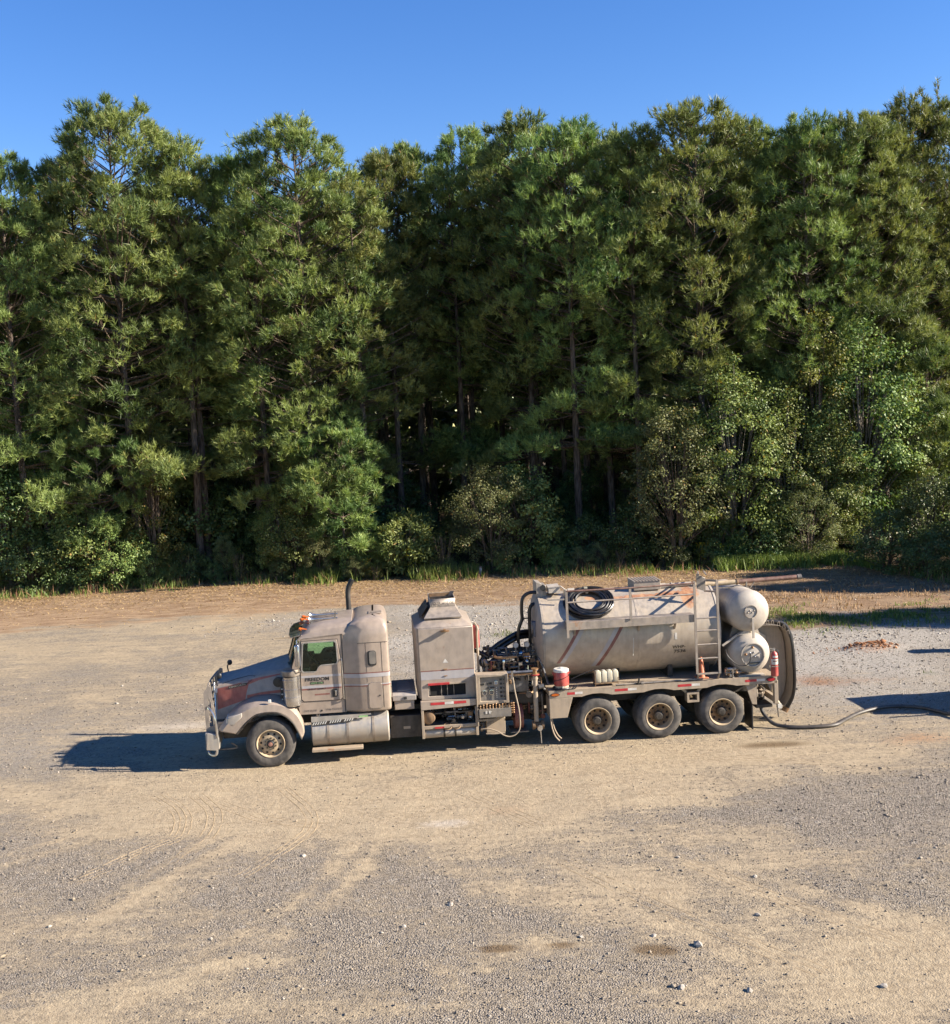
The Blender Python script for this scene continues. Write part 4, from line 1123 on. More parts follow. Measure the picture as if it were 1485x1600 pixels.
m.tube(smooth_path([(-1.20, .08, .48), (-1.24, .10, .37), (-1.36, .14, .38), (-1.43, .4, .42), (-1.46, 1.25, .42), (-1.43, 2.1, .42), (-1.24, 2.4, .37), (-1.2, 2.42, .48)]), .032)
m.build('guard_tube', M['chrome'], truck)

# --- hood
def hood_sec(x):
    t = (x + 1.22) / 1.80
    w = .60 + .24 * t
    zc = 1.86 + .30 * t - .02 * math.sin(math.pi * t)
    zt = 1.95 + .42 * t - .05 * (1 - t) ** 6
    half = [(w + .03, 1.06 + .05 * t), (w + .01, 1.45), (w - .012, zc - .05), (w - .045, zc + .005), (w - .13, zc + .06), (w * .55, zt - .035), (0, zt)]
    return [(x, YC - a, z) for a, z in half] + [(x, YC + a, z) for a, z in half[-2::-1]]
xs = [-1.225, -1.20, -1.12, -.9, -.6, -.3, 0, .3, .56]
secs = [hood_sec(x) for x in xs]
s0 = [(x - .02, YC + (y - YC) * .97, 1.06 + (z - 1.06) * .985) for x, y, z in secs[0]]
MB().loft([s0] + secs).build('hood', M['hood_grey'], truck)
def hood_y(x, z):
    """near-side skin of the hood"""
    s = hood_sec(x)
    for a, b in zip(s[:6], s[1:7]):
        if a[2] <= z <= b[2]:
            k = (z - a[2]) / (b[2] - a[2])
            return a[1] + (b[1] - a[1]) * k
    return s[0][1]
def hood_decal(name, mat, top, low, n=14, off=.004):
    """print on the hood side between two lines z(x) given as polylines"""
    def ev(L, x):
        for a, b in zip(L, L[1:]):
            if a[0] <= x <= b[0]: return a[1] + (b[1] - a[1]) * (x - a[0]) / (b[0] - a[0])
        return L[-1][1]
    x0, x1 = top[0][0], top[-1][0]
    vs, fs = [], []
    for i in range(n + 1):
        x = x0 + (x1 - x0) * i / n
        for j in range(5):
            z = ev(low, x) + (ev(top, x) - ev(low, x)) * j / 4
            vs.append((x, hood_y(x, z) - off, z))
    for i in range(n):
        for j in range(4):
            k = i * 5 + j
            fs.append((k, k + 1, k + 6, k + 5))
    return MB().add(vs, fs).build(name, mat, truck)
hood_decal('hood_stripe', M['hood_red'], [(-1.205, 1.775), (-.60, 1.905), (-.22, 2.0), (.30, 2.075)], [(-1.205, 1.29), (-.52, 1.505), (-.49, 1.84), (-.2, 1.945), (.30, 2.055)], 30)
hood_decal('hood_stripe', M['hood_red'], [(-.505, 1.60), (-.14, 1.665), (.30, 1.70)], [(-.505, 1.51), (-.14, 1.60), (.30, 1.635)], 10)
hood_decal('hood_shoulder_light', M['paint'], [(-1.205, 1.90), (-.6, 2.02), (-.22, 2.085), (.5, 2.19)], [(-1.205, 1.785), (-.60, 1.92), (-.22, 2.01), (.5, 2.085)], 16, .003)  # taupe shoulder band, widened to paint in the sunlight on the crease
# hood latch bead and raised shoulder line
m = MB()
m.tube([(x, hood_y(x, z) - .004, z) for x, z in ((-1.05, 1.89), (-.75, 1.97), (-.45, 2.03), (-.30, 2.03), (-.40, 1.93), (-.50, 1.86))], .008, 5)
m.build('hood_seam', M['dark'], truck)
m = MB()
m.box(-.93, -.50, .42, .44, 1.765, 1.825)
m.v = [(x, hood_y(x, z + (x + .9) * .1) - (.012 if y < .43 else .002), z + (x + .93) * .16) for x, y, z in m.v]
m.build('badge_plate', M['dark'], truck)
text_on(truck, 'KENWORTH', -.91, -.52, hood_y(-.9, 1.8) - .016, 1.780, .042, M['alu'], bold=.02, zr=R(-7.4)).rotation_euler = (math.pi / 2, -R(9), -R(7.6))
# nose: grille surround, grille and bonnet ornament
m = MB()
m.box(-1.275, -1.235, .64, 1.86, 1.02, 1.93)
m.build('grille_surround', M['chrome'], truck, .02)
m = MB()
for k in range(15):
    m.box(-1.285, -1.27, .70 + k * .075, .72 + k * .075, 1.06, 1.86)
m.build('grille', M['alu'], truck)
m = MB().tube(smooth_path([(-1.16, .50, 1.88), (-1.17, .47, 2.0), (-1.12, .47, 2.09)]), .016).ball((-1.10, .47, 2.12), .07, 12, 8, (.9, .7, 1))
m.build('fender_mirror', M['black'], truck)
MB().tube(smooth_path([(-1.10, 2.06, 1.85), (-1.12, 2.06, 2.0), (-1.08, 2.06, 2.08)]), .016).ball((-1.06, 2.06, 2.10), .07, 12, 8, (.9, .7, 1)).build('fender_mirror', M['black'], truck)
MB().box(-1.25, -1.18, .56, .60, 1.70, 1.79).build('marker_lamp', M['lens'], truck, .01)

# --- front fenders (near and far), headlights
out = smooth_path([(-1.16, 0, .93), (-1.02, 0, 1.10), (-.82, 0, 1.265), (-.56, 0, 1.40), (-.26, 0, 1.485), (.16, 0, 1.495), (.46, 0, 1.40), (.66, 0, 1.23), (.78, 0, .97), (.80, 0, .74)], 4)
inn = smooth_path([(-.72, 0, .84), (-.645, 0, .92), (-.56, 0, 1.02), (-.42, 0, 1.15), (-.24, 0, 1.26), (.12, 0, 1.285), (.36, 0, 1.20), (.54, 0, 1.03), (.66, 0, .80), (.735, 0, .62)], 4)
for side in (0, 1):
    def yy(y): return y if not side else 2 * YC - y
    secs = []
    for i, (a, b) in enumerate(zip(out, inn)):
        t = i / (len(out) - 1)
        rise = .13 * math.sin(math.pi * min(1, t * 1.05)) ** .7
        mid = a * .78 + b * .22
        secs.append([(b.x, yy(.20), b.z), (b.x, yy(.035), b.z + .0), (b.x * .92 + a.x * .08, yy(.005), b.z * .92 + a.z * .08), (mid.x, yy(.03), mid.z), (a.x, yy(.12), a.z + .005), (a.x * .98, yy(.36), a.z + rise * .7), (a.x * .95, yy(.66), a.z + rise)])
    m = MB().loft(secs, cap=False, closed=False)
    o = m.build('fender', M['paint'], truck)
    sol = o.modifiers.new('skin', 'SOLIDIFY'); sol.thickness = .012
    lp = [(p.x, yy(.0), p.z - .006) for p in inn]
    MB().tube(lp, .016, 6).build('fender_lip', M['dark'], truck)
    # headlight pod
    h = MB().loft([[(-.92, yy(a), z) for a, z in ((.035, 1.06), (.035, 1.21), (.42, 1.25), (.42, 1.08))],
                   [(-.78, yy(a), z) for a, z in ((.008, 1.05), (.008, 1.255), (.44, 1.30), (.44, 1.08))],
                   [(-.585, yy(a), z) for a, z in ((.012, 1.22), (.012, 1.315), (.44, 1.36), (.44, 1.2))]])
    h.build('headlight', M['propane'], truck, .012)
    MB().loft([[(-.955, yy(a), z) for a, z in ((.07, 1.08), (.07, 1.19), (.38, 1.22), (.38, 1.09))], [(-.922, yy(a), z) for a, z in ((.04, 1.065), (.04, 1.205), (.41, 1.24), (.41, 1.085))]]).build('headlight_lens', M['lens'], truck)
    MB().plate([(-1.20, .90), (-.70, .82), (-.60, .90), (-.80, 1.10), (-1.16, 1.10)], yy(.22), yy(.25)).build('fender_apron', M['paint'], truck)
m = MB().box(.02, .09, .015, .05, 1.50, 1.58)
m.build('turn_signal', M['lens'], truck, .008)
m = MB().box(-1.1, .6, .5, 2.0, .62, 1.05)
m.build('engine_block', M['dark'], truck, .02)
m = MB()
for k in range(16):
    x, z = random.uniform(-1.05, .6), random.uniform(.5, 1.2)
    m.tube(smooth_path([(x, .46, z), (x + random.uniform(-.2, .2), .40, z - .1), (x + random.uniform(-.3, .3), .48, z - random.uniform(0, .2))], 3), .014, 5)
m.build('engine_hoses', M['steel'], truck)

# --- cab
winL = [(.875, 2.77), (.90, 2.795), (1.58, 2.80), (1.625, 2.765), (1.64, 2.33), (1.61, 2.275), (1.27, 2.265), (1.21, 2.235), (1.16, 2.145), (1.12, 2.12), (.85, 2.13), (.82, 2.17)]
shell = [(.72, 1.13), (1.79, 1.12), (1.79, 2.96), (.82, 2.90), (.60, 2.26), (.58, 1.62), (.66, 1.45)]
doorL = [(.835, 2.835), (1.655, 2.835), (1.705, 2.40), (1.705, 1.47), (1.66, 1.425), (.83, 1.435), (.775, 1.49), (.785, 2.14)]
def grow(L, d):
    cx, cz = sum(p[0] for p in L) / len(L), sum(p[1] for p in L) / len(L)
    return [(x + d * (1 if x > cx else -1), z + d * (1 if z > cz else -1)) for x, z in L]
for y, s in ((.22, 1), (2.28, -1)):
    MB().plate(shell, y, y + .045 * s, [winL]).build('cab_side', M['paint'], truck)
    MB().plate(grow(doorL, .014), y - .003 * s, y - .001 * s, [grow(winL, -.004)]).build('door_seal', M['black'], truck)
    d = MB().plate(doorL, y - .018 * s, y - .0035 * s, [winL]).build('door', M['paint'], truck, .006)
    MB().plate(grow(winL, .016), y - .024 * s, y - .0185 * s, [grow(winL, -.006)]).build('window_trim', M['alu'] if s > 0 else M['black'], d)
    MB().plate(grow(winL, -.002), y + .012 * s, y + .016 * s).build('window', M['glass'], d)
    MB().plate(rrect(1.475, 1.60, 1.50, 1.685, .02), y - .026 * s, y - .019 * s).build('handle_recess', M['black'], d)
    MB().box(1.545, 1.58, y - .040 * s, y - .027 * s, 1.53, 1.66).build('handle', M['chrome'], d, .006)
    MB().tube([(1.735, y - .02 * s, 2.38), (1.735, y - .06 * s, 2.35), (1.745, y - .06 * s, 1.45), (1.745, y - .02 * s, 1.42)], .017).build('grab_handle', M['chrome'], truck)
    MB().box(1.08, 1.42, y - .0205 * s, y - .0188 * s, 1.565, 1.60).build('door_stripe', M['stripe_red'], d)
# stripes on the door
for z0, z1, mt in ((1.985, 2.035, 'stripe_silver'), (1.735, 1.795, 'stripe_silver'), (1.70, 1.733, 'stripe_red')):
    MB().box(.792, 1.70, .1995, .2015, z0, z1).build('stripe', M[mt], truck)
text_on(truck, 'FREEDOM', .87, 1.42, .1975, 1.905, .085, M['ink'], bold=.025)
MB().box(.985, 1.30, .1985, .1990, 1.825, 1.882).build('sign_plate', M['ink'], truck)
text_on(truck, 'HOT-OIL', 1.0, 1.285, .1965, 1.836, .036, M['green_sticker'], bold=.01)
text_on(truck, 'US DOT 2203817', .92, 1.34, .1975, 1.70 - .005, .042, M['ink'], bold=.02)
text_on(truck, 'GVW 80,000', .80, 1.10, .216, 1.185, .055, M['ink_faded'], bold=.01)
text_on(truck, 'VIN# C221010', 1.30, 1.68, .216, 1.19, .055, M['ink_faded'], bold=.01)
MB().cyl((1.215, .222, 1.195), (1.215, .212, 1.195), .022, n=12).build('latch_knob', M['black'], truck)
# roof
def roof_sec(x, ze, zc, yi=.22):
    h = [(YC - yi, ze), (YC - yi - .05, ze + (zc - ze) * .45), (YC - yi - .22, ze + (zc - ze) * .80), (.45, zc - .015), (0, zc)]
    return [(x, YC - a, z) for a, z in h] + [(x, YC + a, z) for a, z in h[-2::-1]] + [(x, YC + YC - yi, ze - .05), (x, yi, ze - .05)]
MB().loft([roof_sec(.78, 2.885, 2.96), roof_sec(.86, 2.90, 3.05), roof_sec(1.05, 2.92, 3.19), roof_sec(1.4, 2.945, 3.25), roof_sec(1.8, 2.965, 3.27), roof_sec(2.02, 2.97, 3.28)]).build('cab_roof', M['paint'], truck, .01)
# sun visor
m = MB()
m.loft([[(.83, .24, 2.965), (.83, .24, 2.985), (.59, .30, 2.935), (.585, .30, 2.915)], [(.80, .5, 3.02), (.80, .5, 3.04), (.55, .5, 2.965), (.545, .5, 2.945)], [(.78, 1.25, 3.04), (.78, 1.25, 3.06), (.51, 1.25, 2.975), (.505, 1.25, 2.955)], [(.80, 2.0, 3.02), (.80, 2.0, 3.04), (.55, 2.0, 2.965), (.545, 2.0, 2.945)], [(.83, 2.26, 2.965), (.83, 2.26, 2.985), (.59, 2.2, 2.935), (.585, 2.2, 2.915)]])
m.build('sun_visor', M['chrome'], truck)
for y, x, z in ((.42, .90, 3.06), (.80, .90, 3.135), (1.25, .89, 3.145), (1.70, .90, 3.135), (2.08, .90, 3.06)):
    e = MB().loft([[(x - .10, y + .05 * math.cos(a), z + .03 + .045 * math.sin(a)) for a in [R(20 + 14 * k) for k in range(11)]], [(x + .10, y + .02 * math.cos(a), z + .02 * math.sin(a)) for a in [R(20 + 14 * k) for k in range(11)]]])
    e.ball((x - .08, y, z + .03), .045, 10, 8, (1.1, 1, .9))
    e.build('marker_light', M['amber'], truck)
for y in (.72, 1.02):
    h = MB().lathe([(.085, 0), (.07, .02), (.045, .07), (.028, .14), (.02, .3), (.02, .66)], (1.02, y, 3.30 if y > .9 else 3.25), (1, 0, .0), 16)
    h.lathe([(.001, .015), (.08, .004)], (1.02, y, 3.30 if y > .9 else 3.25), (1, 0, 0), 16)
    zz = 3.30 if y > .9 else 3.25
    h.box(1.05, 1.10, y - .02, y + .02, zz - .13, zz).box(1.60, 1.64, y - .02, y + .02, zz - .10, zz + .06)
    h.build('air_horn', M['chrome'], truck)
# windscreen with centre post, cowl, wipers
def ws(x0, z0, x1, z1):
    ys = [.27, .5, .85, 1.25, 1.65, 2.0, 2.23]
    bow = [0, -.10, -.165, -.19, -.165, -.10, 0]
    return [[(x0 + b, y, z0) for y, b in zip(ys, bow)], [(x1 + b, y, z1) for y, b in zip(ys, bow)]]
MB().loft(ws(.62, 2.27, .82, 2.875), cap=False, closed=False).build('windscreen', M['glass'], truck)
m = MB().bar((.42, 1.25, 2.26), (.62, 1.25, 2.88), .035, .03)
for i in (0, 1):
    a = ws(.615, 2.265, .815, 2.88)[i]
    m.tube(a, .018, 6)
for y in (.25, 2.25): m.bar((.60, y, 2.24), (.82, y, 2.90), .05, .05)
m.build('windscreen_frame', M['black'], truck)
m = MB()
for y in (.8, 1.6): m.tube([(.49, y, 2.28), (.60, y + .25, 2.62)], .010, 5)
m.build('wiper', M['black'], truck)
m = MB().loft([[(.42, y, z) for y, z in ((.42, 1.1), (.34, 2.10), (.55, 2.20), (1.25, 2.34), (1.95, 2.20), (2.16, 2.10), (2.1, 1.1))], [(.66, y, z) for y, z in ((.235, 1.1), (.235, 2.20), (.5, 2.27), (1.25, 2.30), (2.0, 2.27), (2.265, 2.20), (2.265, 1.1))]])
m.build('cowl', M['paint'], truck, .01)
# interior
m = MB().box(.66, 1.0, .28, 2.22, 1.6, 2.22).box(.66, 1.78, .28, 2.22, 1.15, 1.22).box(1.0, 1.12, .5, 1.0, 1.9, 2.1)
m.build('dashboard', M['black'], truck, .02)
for y in (.42, 1.58):
    m = MB().box(1.28, 1.74, y, y + .50, 1.55, 1.80)
    m.loft([[(1.50, a, z) for a, z in ((y, 1.75), (y, 2.45), (y + .06, 2.52), (y + .44, 2.52), (y + .5, 2.45), (y + .5, 1.75))], [(1.70, a, z) for a, z in ((y, 1.75), (y, 2.46), (y + .06, 2.54), (y + .44, 2.54), (y + .5, 2.46), (y + .5, 1.75))]])
    m.box(1.28, 1.6, y + .42, y + .5, 2.2, 2.28)
    m.build('seat', M['seat'], truck, .03)
m = MB()
ctr, nrm = Vector((1.10, .66, 2.30)), Vector((.75, 0, .66))
u, v, _ = frame_of(nrm)
m.tube([ctr + (u * math.cos(a) + v * math.sin(a)) * .23 for a in [2 * math.pi * k / 24 for k in range(24)]], .016, 6, closed=True)
for a in (0.5, 2.6, 4.7): m.tube([ctr, ctr + (u * math.cos(a) + v * math.sin(a)) * .23], .012, 5)
m.tube([ctr, ctr - nrm * .3], .03, 6).tube([(1.0, .6, 2.2), (.96, .55, 2.52)], .012, 5)
m.build('steering_wheel', M['black'], truck)
# mirrors
for y, s in ((.0, 1), (2.5, -1)):
    m = MB().loft([[(.69, y - .06 * s + a * s, z) for a, z in ((0, 2.30), (0, 2.80), (.20, 2.80), (.20, 2.30))], [(.80, y - .09 * s + a * s, z) for a, z in ((0, 2.28), (0, 2.83), (.26, 2.83), (.26, 2.28))]])
    e = m.build('mirror', M['chrome'], truck, .03)
    MB().box(.803, .806, y - .07 * s, y + .15 * s, 2.31, 2.80).build('mirror_glass', M['machine_blue'], e)
    MB().tube([(.75, y + .0 * s, 2.82), (.75, y + .03 * s, 2.90), (.80, y + .26 * s, 2.90)], .014).tube([(.75, y, 2.28), (.77, y + .02 * s, 2.18), (.80, y + .24 * s, 2.14)], .014).build('mirror_bracket', M['chrome'], e)
# air cleaner (both sides) with its pipe
for y, s in ((.205, 1), (2.295, -1)):
    m = MB().lathe([(.17, 0), (.196, .015), (.20, .03), (.20, .20), (.204, .205), (.204, .22), (.20, .225), (.20, .38), (.204, .385), (.204, .40), (.20, .405), (.20, .58), (.206, .585), (.206, .62), (.20, .625), (.20, .68), (.16, .70)], (.56, y, 1.37), (0, 0, 1), 32, cap=True)
    e = m.build('air_cleaner', M['chrome'], truck)
    MB().lathe([(.15, .69), (.195, .70), (.205, .72), (.205, .82), (.19, .84), (.001, .85)], (.56, y, 1.37), (0, 0, 1), 32).build('air_cleaner_cap', M['steel'], e)
    MB().tube(smooth_path([(.56, y + .1 * s, 1.95), (.40, y + .16 * s, 1.93), (.27, y + .26 * s, 1.9)]), .08, 12).build('intake_pipe', M['black'], e)
    MB().box(.40, .72, y - .06, y + .06, 1.33, 1.37).build('air_cleaner_bracket', M['black'], e)
m = MB()
for k in range(4): m.ball((.335, .22, 1.40 + k * .12), .02, 8, 6)
m.build('marker_lamp', M['lens'], truck)
MB().box(.30, .37, .24, .32, 1.33, 1.95).build('cowl_bracket', M['black'], truck)
MB().lathe([(.09, 0), (.115, .02), (.115, .06), (.08, .07), (.001, .06)], (.25, .40, 1.90), (-.15, -1, 0), 18).build('intake_horn', M['black'], truck)

# --- sleeper
def plan(x0, x1, y0, y1, cf, cr_, inset=0.0):
    near = [(x0 + inset, y0 + cf * .32 + .0), (x0 + .34, y0 + .015), (x0 + .40, y0), (x1 - cr_, y0), (x1 - cr_ * .3, y0 + cr_ * .3), (x1, y0 + cr_)]
    return near + [(x, 2 * YC - y) for x, y in near[::-1]]
secs = []
for z, xf, sh in ((1.115, 1.80, .05), (1.145, 1.765, .015), (1.20, 1.765, 0), (2.0, 1.765, 0), (2.72, 1.765, 0), (2.9, 1.80, .0), (3.04, 1.88, .012), (3.14, 1.95, .05), (3.22, 2.04, .11), (3.28, 2.16, .22), (3.31, 2.30, .42)):
    p = plan(xf, 2.83 - sh * .5, .10 + sh, 2.4 - sh, .38, .10)
    if z > 2.8:
        p = plan(xf, 2.83 - sh * .6, .10 + sh, 2.4 - sh, .38 * (1 - sh), .10)
    if xf > 1.9:
        k = min(.34, .40)
        p = [(xf, .10 + sh + .10), (xf + .12, .10 + sh + .02), (xf + .22, .10 + sh), (2.83 - sh * .6 - .10, .10 + sh), (2.83 - sh * .6 - .03, .13 + sh), (2.83 - sh * .6, .20 + sh)]
        p = p + [(x, 2 * YC - y) for x, y in p[::-1]]
    secs.append([(x, y, z) for x, y in p])
MB().loft(secs).build('sleeper', M['paint'], truck, .012)
MB().loft([[(1.752, y, z) for y, z in ((.215, 1.13), (.215, 2.95), (.4, 3.10), (2.1, 3.10), (2.285, 2.95), (2.285, 1.13))], [(1.80, y, z) for y, z in ((.225, 1.13), (.225, 2.95), (.4, 3.10), (2.1, 3.10), (2.275, 2.95), (2.275, 1.13))]], cap=False).build('cab_gasket', M['black'], truck)
pl = plan(1.765, 2.83, .10, 2.4, .38, .10)[:6]
def band(z0, z1, mat, off=.004):
    vs, fs = [], []
    for x, y in pl: vs += [(x - (off if x < 2 else -off if x > 2.8 else 0), y - off, z0), (x - (off if x < 2 else -off if x > 2.8 else 0), y - off, z1)]
    for i in range(5): fs.append((2 * i, 2 * i + 2, 2 * i + 3, 2 * i + 1))
    MB().add(vs, fs).build('stripe', mat, truck)
band(1.925, 2.015, M['stripe_silver']); band(2.017, 2.04, M['stripe_red']); band(1.745, 1.77, M['stripe_silver']); band(1.715, 1.743, M['stripe_red'])
for side, s in ((.10, 1), (2.4, -1)):
    e = MB().plate(rrect(2.335, 2.535, 2.19, 2.54, .05), side - .018 * s, side - .001 * s).build('sleeper_window', M['black'], truck, .005)
    MB().plate(rrect(2.375, 2.525, 2.23, 2.53, .045), side - .026 * s, side - .0185 * s).build('pane', M['panel'], e)
    MB().plate(rrect(2.315, 2.645, 1.185, 1.80, .07), side - .007 * s, side - .001 * s).build('hatch_seal', M['chrome'], truck)
    e = MB().plate(rrect(2.327, 2.633, 1.197, 1.788, .062), side - .014 * s, side - .0075 * s).build('sleeper_hatch', M['paint'], truck, .004)
    MB().cyl((2.575, side - .014 * s, 1.49), (2.575, side - .026 * s, 1.49), .016, n=10).build('lock', M['black'], e)
    m = MB().box(2.12, 2.81, side - .0035, side + .0035, 2.725, 2.735).box(2.30, 2.305, side - .0035, side + .0035, 1.81, 2.725).box(2.66, 2.665, side - .0035, side + .0035, 1.2, 2.725)
    m.build('panel_seam', M['dark'], truck)
MB().box(2.40, 2.72, .62, 1.0, 3.305, 3.325).build('roof_vent', M['paint'], truck, .008)
MB().box(2.45, 2.60, .70, .74, 3.3255, 3.328).build('roof_vent_slot', M['black'], truck)
# exhaust stack behind the far corner of the cab
m = MB().tube([(1.90, 2.50, 1.25), (1.90, 2.50, 2.5)], .09, 16).tube(smooth_path([(1.90, 2.50, 2.45), (1.90, 2.50, 3.3), (1.90, 2.50, 3.55), (1.93, 2.50, 3.72), (2.03, 2.50, 3.90)]), .065, 14)
m.build('exhaust_stack', M['dark'], truck)

# --- fuel tank with straps and steps
for y0, s in ((.07, 1), (2.43, -1)):
    yc = y0 + .37 * s
    e = MB().lathe([(.001, .0), (.30, .0), (.355, .012), (.375, .03), (.375, 1.77), (.355, 1.79), (.30, 1.80), (.001, 1.80)], (.95, yc, .70), (1, 0, 0), 40).build('fuel_tank', M['alu'], truck)
    for x in (1.34, 1.79, 2.38):
        MB().lathe([(.376, 0), (.384, 0), (.384, .055), (.376, .055)], (x - .03, yc, .70), (1, 0, 0), 40).build('strap', M['steel'], e)
    MB().box(.95, 2.12, y0 - .09 * s, y0 + .14 * s, .285, .345).build('step', M['deck'], e, .008)
    MB().bar((1.1, yc, .35), (1.1, y0 + .0 * s, .30), .05, .04).bar((1.9, yc, .35), (1.9, y0, .30), .05, .04).build('step_bracket', M['dark'], e)
    MB().plate([(.97, .93), (1.97, .98), (2.02, 1.0), (2.10, 1.045), (2.34, 1.055), (2.34, 1.075), (.97, 1.085)], y0 + .02 * s, y0 + .05 * s).build('upper_step', M['alu'], e)
    m = MB()
    for k in range(17):
        x = .985 + k * .056
        if k in (6, 12): continue
        z = .895 + (x - .95) * .055
        m.add([(x, y0 + .012 * s, z), (x + .024, y0 + .012 * s, z), (x + .06, y0 + .012 * s, z + .062), (x + .036, y0 + .012 * s, z + .062)], [(0, 1, 2, 3)])
    m.build('step_grip', M['white'], e)
    MB().plate([(.97, .880), (1.80, .925), (2.03, .985), (2.0, 1.0), (.97, .962)], y0 + .0125 * s, y0 + .019 * s).build('step_grip_backing', M['dark'], e)
    MB().box(2.06, 2.27, y0 + .016 * s, y0 + .019 * s, 1.005, 1.045).build('sticker', M['green_sticker'], e)
    MB().cyl((1.12, yc - .1 * s, 1.05), (1.12, yc - .12 * s, 1.11), .06, .055, 16).build('filler_cap', M['chrome'], e)
# --- grey tool box behind the sleeper
MB().box(2.90, 3.36, .30, 1.75, 1.06, 1.30).build('tool_box', M['body'], truck, .012)
e = MB().loft([[(2.86, y, z) for y, z in ((.26, 1.28), (.26, 1.40), (.34, 1.455), (1.7, 1.455), (1.8, 1.40), (1.8, 1.28))], [(3.41, y, z) for y, z in ((.26, 1.28), (.26, 1.40), (.34, 1.455), (1.7, 1.455), (1.8, 1.40), (1.8, 1.28))]]).build('tool_box_lid', M['hood_grey'], truck, .012)
MB().box(3.12, 3.19, .24, .262, 1.315, 1.37).build('latch', M['black'], e)
MB().box(2.98, 3.30, .5, 1.5, 1.4555, 1.475).build('lid_rib', M['hood_grey'], e, .006)

# --- hot-oil heater box
def hplan(x0, x1, y0, y1, c):
    return [(x0, y0 + c * 1.2), (x0 + c * .45, y0 + c * .25), (x0 + c, y0), (x1 - c * .35, y0), (x1, y0 + c * .3), (x1, y1 - c * .3), (x1 - c * .35, y1), (x0 + c, y1), (x0, y1 - c * .6)]
secs = [[(x, y, z) for x, y in hplan(*a)] for z, a in ((1.28, (3.46, 4.82, .285, 2.25, .10)), (2.95, (3.44, 4.82, .285, 2.25, .10)), (3.12, (3.71, 4.55, .52, 1.98, .06)))]
hb = MB().loft(secs).build('heater_body', M['body'], truck, .012)
vent = [(3.71, 1.335), (4.575, 1.335), (4.575, 1.60), (3.71, 1.60)]
MB().plate([(3.53, 1.25), (4.80, 1.25), (4.80, 2.935), (3.53, 2.935)], .235, .284, [vent]).build('front_panel', M['body'], hb, .01)
MB().plate(vent, .276, .283).build('vent_shade_sheet', M['hole_shade'], hb)  # black sheet in place of the shade inside the vent
m = MB()
for x in (4.0, 4.14, 4.29): m.box(x, x + .015, .25, .265, 1.335, 1.60)
m.box(3.72, 3.74, .24, .26, 1.38, 1.58)
m.build('vent_bars', M['steel'], hb)
MB().box(3.70, 4.20, .20, .234, 1.605, 1.65).build('warning_strip', M['tape_red'], hb)
MB().box(4.20, 4.57, .21, .234, 1.605, 1.64).build('vent_lintel', M['deck'], hb)
MB().box(3.545, 4.79, .2325, .2345, 1.735, 1.925).build('stripe', M['stripe_silver'], hb)
MB().box(3.545, 4.79, .2325, .2345, 1.929, 1.95).build('stripe', M['stripe_red'], hb)
m = MB().box(4.08, 4.16, .215, .234, 1.955, 1.975).box(4.08, 4.16, .215, .232, 1.80, 1.815)
m.build('latch', M['brass'], hb)
m = MB().box(4.05, 4.25, .12, .234, 2.86, 2.885).box(4.12, 4.17, .08, .2, 2.885, 2.92)
m.build('lamp_bracket', M['brass'], hb)
MB().add([(4.07, .2315, 2.12), (4.13, .2315, 2.21), (4.20, .2315, 2.11)], [(0, 1, 2)]).build('sticker', M['tape_white'], hb)
cap = MB().loft([[(x, y, z) for x, y in ((a, c), (b, c), (b, d), (a, d))] for z, a, b, c, d in ((3.115, 3.70, 4.58, .46, 2.04), (3.145, 3.70, 4.58, .46, 2.04), (3.345, 3.87, 4.46, .78, 1.80), (3.54, 3.86, 4.47, .77, 1.81))], cap=False)
o = cap.build('flue_hood', M['galv'], truck)
MB().loft([[(x, y, z) for x, y in ((3.885, .80), (4.445, .80), (4.445, 1.78), (3.885, 1.78))] for z in (3.40, 3.535)], cap=False).build('flue_dark_lining', M['rim_rust'], o)  # brown lining added to darken the inside of the open flue
q = o.modifiers.new('skin', 'SOLIDIFY'); q.thickness = .015
MB().box(3.875, 4.455, .79, 1.79, 3.40, 3.42).build('flue_shade_floor', M['dark'], o)  # dark sheet closing the flue, standing for the shade down inside
m = MB().box(3.88, 4.45, 1.2, 1.24, 3.42, 3.53).cyl((3.94, .95, 3.42), (3.94, .95, 3.5), .05).cyl((4.38, 1.0, 3.42), (4.38, 1.0, 3.52), .05)
m.bar((4.30, .9, 3.44), (4.46, 1.7, 3.57), .10, .01)
m.build('flue_damper', M['dark'], o)
MB().loft([[(3.60, .62, 3.13), (3.60, 1.9, 3.13), (3.62, 1.9, 3.15), (3.62, .62, 3.15)], [(3.79, .75, 3.40), (3.79, 1.8, 3.40), (3.81, 1.8, 3.40), (3.81, .75, 3.40)]]).build('flue_flap', M['dark'], o)
tl = text_on(truck, 'ADLER HOT OIL', 3.90, 4.44, .752, 3.40, .075, M['ink_faded'], bold=.012)
# lower fascia, engine bay and bottom tank under the heater
MB().plate([(3.50, 1.06), (4.80, 1.10), (4.80, 1.248), (3.50, 1.248)], .09, .30).build('heater_fascia', M['body'], truck, .008)
for x0, x1, mt in ((3.73, 4.06, 'tape_red'), (4.06, 4.27, 'tape_white'), (4.27, 4.56, 'tape_red')):
    MB().box(x0, x1, .086, .0885, 1.165, 1.225).build('reflector_tape', M[mt], truck)
m = MB()
for x in (3.50, 4.76):
    m.box(x, x + .06, .10, .16, .38, 1.06).box(x, x + .06, 2.3, 2.36, .38, 1.25)
m.box(3.56, 4.76, .10, .15, .60, .67).box(3.50, 4.82, .12, 2.3, .585, .605)
m.build('bay_frame', M['deck'], truck, .005)
MB().box(3.52, 4.80, 1.1, 1.15, .5, 1.25).build('bay_shade_sheet', M['hole_shade'], truck)  # black sheet painted in for the shade deep in the bay
